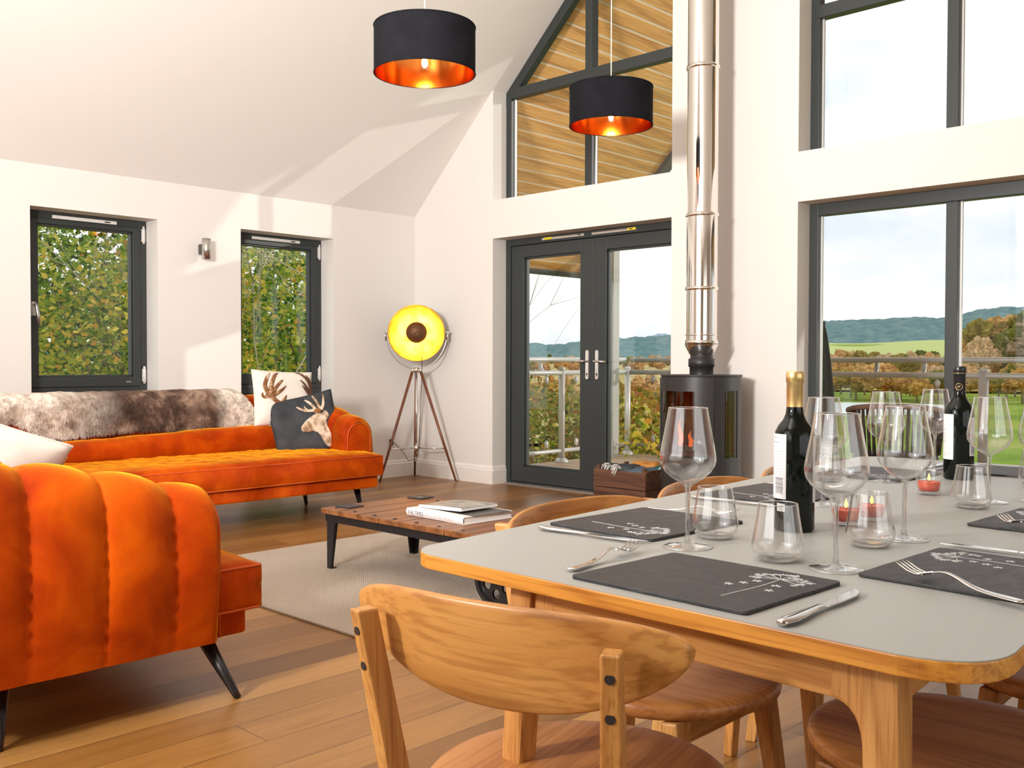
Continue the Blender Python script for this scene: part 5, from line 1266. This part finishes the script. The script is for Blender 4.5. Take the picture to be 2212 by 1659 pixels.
m.add(v, [(i*na+k, i*na+k+1, (i+1)*na+k+1, (i+1)*na+k) for i in range(len(rings)-1) for k in range(na-1)], 0, True)
gr = m.build('ground', gm, fix=True); struct(gr)
tag(MB().box(-60, 40, -60, 12, -3.30, -3.26).build('lawn', gm), 'flat lawn around the house', 'lawn', None, 'structure')
# field on the far slope
def radial_sheet(name, a0, a1, d0, d1, dz, m_, na=60, nd=10, zf=None):
    b = MB(); b.grid(lambda i, j: (lambda a, d_: (6.974+d_*math.cos(a), -5.944+d_*math.sin(a), (zf(i, j, a, d_) if zf else hgt(6.974+d_*math.cos(a), -5.944+d_*math.sin(a))+dz)))(math.radians(a0+(a1-a0)*i), d0+(d1-d0)*j), na, nd); return b.build(name, m_)
field = mat('spring_field', (.50, .56, .20), .95, spec=.1)
struct(radial_sheet('ground_field', 90, 121, 400, 700, 1.2, field, zf=lambda i, j, a, d_: (lambda g_: g_+(3.6+11.4*j+1.0*math.sin(a*40)-g_)*smooth01(j*7+.02)*smooth01((121-math.degrees(a))/1.6))(hgt(6.974+d_*math.cos(a), -5.944+d_*math.sin(a)))))
mead = mat('autumn_meadow', (.55, .42, .20), .95, spec=.1); L(mead, ramp(mead, noise_n(mead, coords(mead, (.12, .12, .12)), 1.3, 6, .65), [(.35, (.30, .26, .07)), (.5, (.52, .42, .16)), (.65, (.72, .52, .30))]), P(mead).inputs['Base Color'])
struct(radial_sheet('ground_meadow', 119.2, 138, 48, 620, .35, mead, zf=lambda i, j, a, d_: hgt(6.974+d_*math.cos(a), -5.944+d_*math.sin(a))+.3+3.4*j*j))
struct(radial_sheet('ground_wood_edge', 92, 119.2, 150, 400, .35, mead, zf=lambda i, j, a, d_: hgt(6.974+d_*math.cos(a), -5.944+d_*math.sin(a))+.3))
# forested ridges; distance haze is mixed into their colours
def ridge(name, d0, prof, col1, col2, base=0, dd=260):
    rm = mat(name+'_hazy_forest', col1, 1, spec=0); rg = N(rm, 'ShaderNodeNewGeometry'); rx = N(rm, 'ShaderNodeMapping'); rx.inputs['Scale'].default_value = (.05, .05, .03); L(rm, rg.outputs['Position'], rx.inputs['Vector'])
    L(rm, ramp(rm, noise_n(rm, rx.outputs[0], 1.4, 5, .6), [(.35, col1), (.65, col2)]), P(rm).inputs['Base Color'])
    def zf(i, j, a, d_):
        deg = math.degrees(a)
        for (p, h), (q, k) in zip(prof, prof[1:]):
            if p <= deg <= q or q <= deg <= p: hh = h+(k-h)*smooth01((deg-p)/(q-p)); break
        else: hh = prof[0][1] if abs(deg-prof[0][0]) < abs(deg-prof[-1][0]) else prof[-1][1]
        top = 1.05+hh*(d0+dd); t = j
        return base+(top-base)*smooth01(t*1.05)+(1.6*noise.noise(Vector((deg*3, t*4, 1)))+1.2*noise.noise(Vector((deg*14, t*9, 3)))+1.3*noise.noise(Vector((deg*60, t*20, 7))))*min(1, t*2)*d0/900
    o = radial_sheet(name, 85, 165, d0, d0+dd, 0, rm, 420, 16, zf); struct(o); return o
# heading angle of a pixel column x: 133.93deg - atan((x-1106)/2123.6)
pa = lambda px: 90+math.degrees(YAW)-math.degrees(math.atan((px-1106)/F_PX))
el = lambda py: (782-py)/F_PX
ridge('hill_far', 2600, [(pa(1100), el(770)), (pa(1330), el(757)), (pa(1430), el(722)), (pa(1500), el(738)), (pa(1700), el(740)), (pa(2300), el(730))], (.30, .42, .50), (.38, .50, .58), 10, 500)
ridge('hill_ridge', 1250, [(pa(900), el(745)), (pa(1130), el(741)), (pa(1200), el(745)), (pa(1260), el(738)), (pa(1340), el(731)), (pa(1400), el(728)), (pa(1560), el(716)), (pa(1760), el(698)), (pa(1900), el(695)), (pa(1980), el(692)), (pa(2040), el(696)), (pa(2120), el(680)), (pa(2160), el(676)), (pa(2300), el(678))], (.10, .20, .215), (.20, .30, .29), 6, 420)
# pond, sky glare painted on as a near-white colour
pond = mat('pond_sky_glare', (.86, .90, .92), .35); m = MB(); c = math.radians(pa(1850))
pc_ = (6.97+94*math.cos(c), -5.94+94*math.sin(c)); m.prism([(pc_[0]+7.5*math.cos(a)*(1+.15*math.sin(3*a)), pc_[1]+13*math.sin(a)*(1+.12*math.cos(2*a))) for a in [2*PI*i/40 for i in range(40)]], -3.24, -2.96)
tag(m.build('pond', pond), 'pond painted pale with sky glare, on the lawn beyond the right-hand window', 'pond')
# autumn trees
crown = mat('autumn_crown', (.5, .32, .15), 1, spec=0); oi = N(crown, 'ShaderNodeObjectInfo')
cc = ramp(crown, oi.outputs['Random'], [(0, (.13, .17, .035)), (.25, (.34, .27, .06)), (.5, (.60, .34, .10)), (.75, (.66, .46, .26)), (1, (.50, .36, .22))])  # autumn tones, lightened and tinted for distance haze
cc = mixc(crown, cc, ramp(crown, noise_n(crown, coords(crown), 2.6, 5, .7), [(.34, (.45, .42, .40)), (.6, (1.15, 1.12, 1.08))]), .85, 'MULTIPLY'); L(crown, cc, P(crown).inputs['Base Color'])
def crown_mesh(seed):
    bm = bmesh.new(); rr = random.Random(seed)
    for k in range(9):
        bmesh.ops.create_icosphere(bm, subdivisions=4, radius=rr.uniform(.30, .48), matrix=Matrix.Translation((rr.uniform(-.55, .55), rr.uniform(-.55, .55), rr.uniform(-.25, .62))))
    for v_ in bm.verts:
        q = v_.co*2.2; v_.co += v_.normal*(.16*noise.noise(q+Vector((seed, 0, 0)))+.15*noise.noise(q*3.1)+.14*noise.noise(q*8)+.08*noise.noise(q*19))
    me = bpy.data.meshes.new('crown'); bm.to_mesh(me); bm.free(); me.materials.append(crown)
    for p in me.polygons: p.use_smooth = False
    return me
trunk_me = MB().tube([(0, 0, -1.35), (0, 0, .1)], [.07, .04], 7).build('trunk', bark); tme = trunk_me.data; bpy.data.objects.remove(trunk_me)
cms = [crown_mesh(s_) for s_ in (1, 2, 3)]; rt_ = random.Random(31)
def far_tree(px, d_, h, k, label, group, name='autumn_tree'):
    a = math.radians(pa(px)); x, y = 6.974+d_*math.cos(a), -5.944+d_*math.sin(a); z = hgt(x, y)
    o = thing(name, label, 'tree', (x, y, z+h*.55), rt_.random()*6, group); s = h*.45; o.scale = (s*rt_.uniform(.9, 1.25), s*rt_.uniform(.9, 1.25), s)
    for nm, me in (('crown', cms[k % 3]), ('trunk', tme)):
        c_ = bpy.data.objects.new(nm, me); COL.objects.link(c_); c_.parent = o
for k in range(16): far_tree(2110+k*13+rt_.uniform(-6, 6), 150+rt_.uniform(0, 60), 7.5+k*.42+rt_.uniform(0, 1.5), k, 'pale autumn tree in the tall wood at the right edge of the right-hand window', 'tall autumn wood on the right')
for k in range(34): far_tree(1775+k*14+rt_.uniform(-8, 8), 180+rt_.uniform(0, 130), 4.6+rt_.uniform(0, 1.8), k+1, 'autumn tree in the band of woodland below the green field, behind the balcony rail', 'band of autumn woodland in the right-hand window')
for k in range(24): far_tree(1770+k*20+rt_.uniform(-9, 9), 112+rt_.uniform(0, 26), 3.0+rt_.uniform(0, 1.4), k+2, 'low orange bush beyond the pond, seen between the balcony rails', 'low bushes beyond the pond')
for k in range(34): far_tree(1118+k*10.2+rt_.uniform(-5, 5), 210+rt_.uniform(0, 160), 3.4+rt_.uniform(0, 1.3), k, 'small distant autumn tree seen through the glass doors, under the blue ridge', 'distant autumn trees in the door view')
for k in range(18): far_tree(1120+k*19+rt_.uniform(-7, 7), 60+rt_.uniform(0, 50), 1.8+rt_.uniform(0, 1.2), k+1, 'low shrub in the meadow seen through the glass doors', 'meadow shrubs in the door view')
# shrubs just below the deck
def near_shrub(px, d_, top, w_, lm, lb, seed, n=3800, sz=.09):
    a = math.radians(pa(px)); x, y = 6.974+d_*math.cos(a), -5.944+d_*math.sin(a)
    tree('garden_shrub', lb, 'shrub', (x, y, -3.25), (x, y, (top-2.8)/2+.25), (w_, w_*.8, (top+3.0)/2), n, sz, lm, seed, 'shrubs below the deck', 24, .018)
near_shrub(1165, 13.0, .60, 1.6, leaf_mix, 'brown and green shrub seen through the left door leaf, below the deck rail', 41, 5200)
near_shrub(1228, 16.0, .45, 1.6, leaf_mix, 'reddish shrub seen behind the middle railing post through the left door leaf', 42, 4200)
near_shrub(1385, 12.6, .35, 1.35, leaf_mix, 'red-brown shrub right of the railing corner post', 43, 4200)
near_shrub(1432, 11.6, .1, 1.4, leaf_yel, 'yellow shrub at the right of the door view beside the stove', 44, 3200)
near_shrub(1330, 14.2, .3, 1.5, leaf_yel, 'yellow-green shrub seen through the right door leaf behind the corner post', 45, 3600)
# deck furniture glimpsed through the glasses
wick = mat('black_wicker', (.025, .02, .018), .6); wk = thing('wicker_chair', 'dark round-backed wicker armchair on the deck, seen through the wine glasses', 'garden chair', (3.98, 1.25, -.02), math.radians(200))
m = MB()
for k in range(30):
    a = PI*1.15*k/29-PI*.075; m.tube([(.30*math.cos(a), .28*math.sin(a), .40), (.33*math.cos(a), .31*math.sin(a), .70+.05*math.sin(a))], .012, 5)
m.build('back', wick, wk)
MB().tube([(.33*math.cos(a), .31*math.sin(a), .71+.05*math.sin(a)) for a in [PI*1.15*k/29-PI*.075 for k in range(30)]], .020, 8).build('arm_rim', mat('wicker_rim', (.22, .13, .09), .6), wk)
MB().lathe([(.001, .40), (.29, .40), (.30, .37), (.29, .34), (.001, .34)], 28).build('seat', wick, wk)
for k in range(4): a = PI/4+k*PI/2; MB().tube([(.22*math.cos(a), .22*math.sin(a), .36), (.26*math.cos(a), .26*math.sin(a), 0)], .016, 8).build('leg', wick, wk)
ps_ = thing('closed_parasol', 'closed dark green parasol on the deck at the left edge of the right-hand window', 'parasol', (3.72, .62, -.02))
MB().tube([(0, 0, .0), (0, 0, 1.36)], .014, 10).build('pole', black, ps_); MB().lathe([(.16, .0), (.16, .05), (.03, .07)], 20, capb=True).build('base', black, ps_)
def pf(i, j): a = 2*PI*j; r = (.085*(1-i)**.7+.012)*(1+.22*math.cos(8*a)); return (r*math.cos(a), r*math.sin(a), .42+.90*i)
MB().grid(pf, 20, 64, closev=True).build('folded_canopy', fabric('dark_green_canvas', (.012, .03, .022)), ps_)
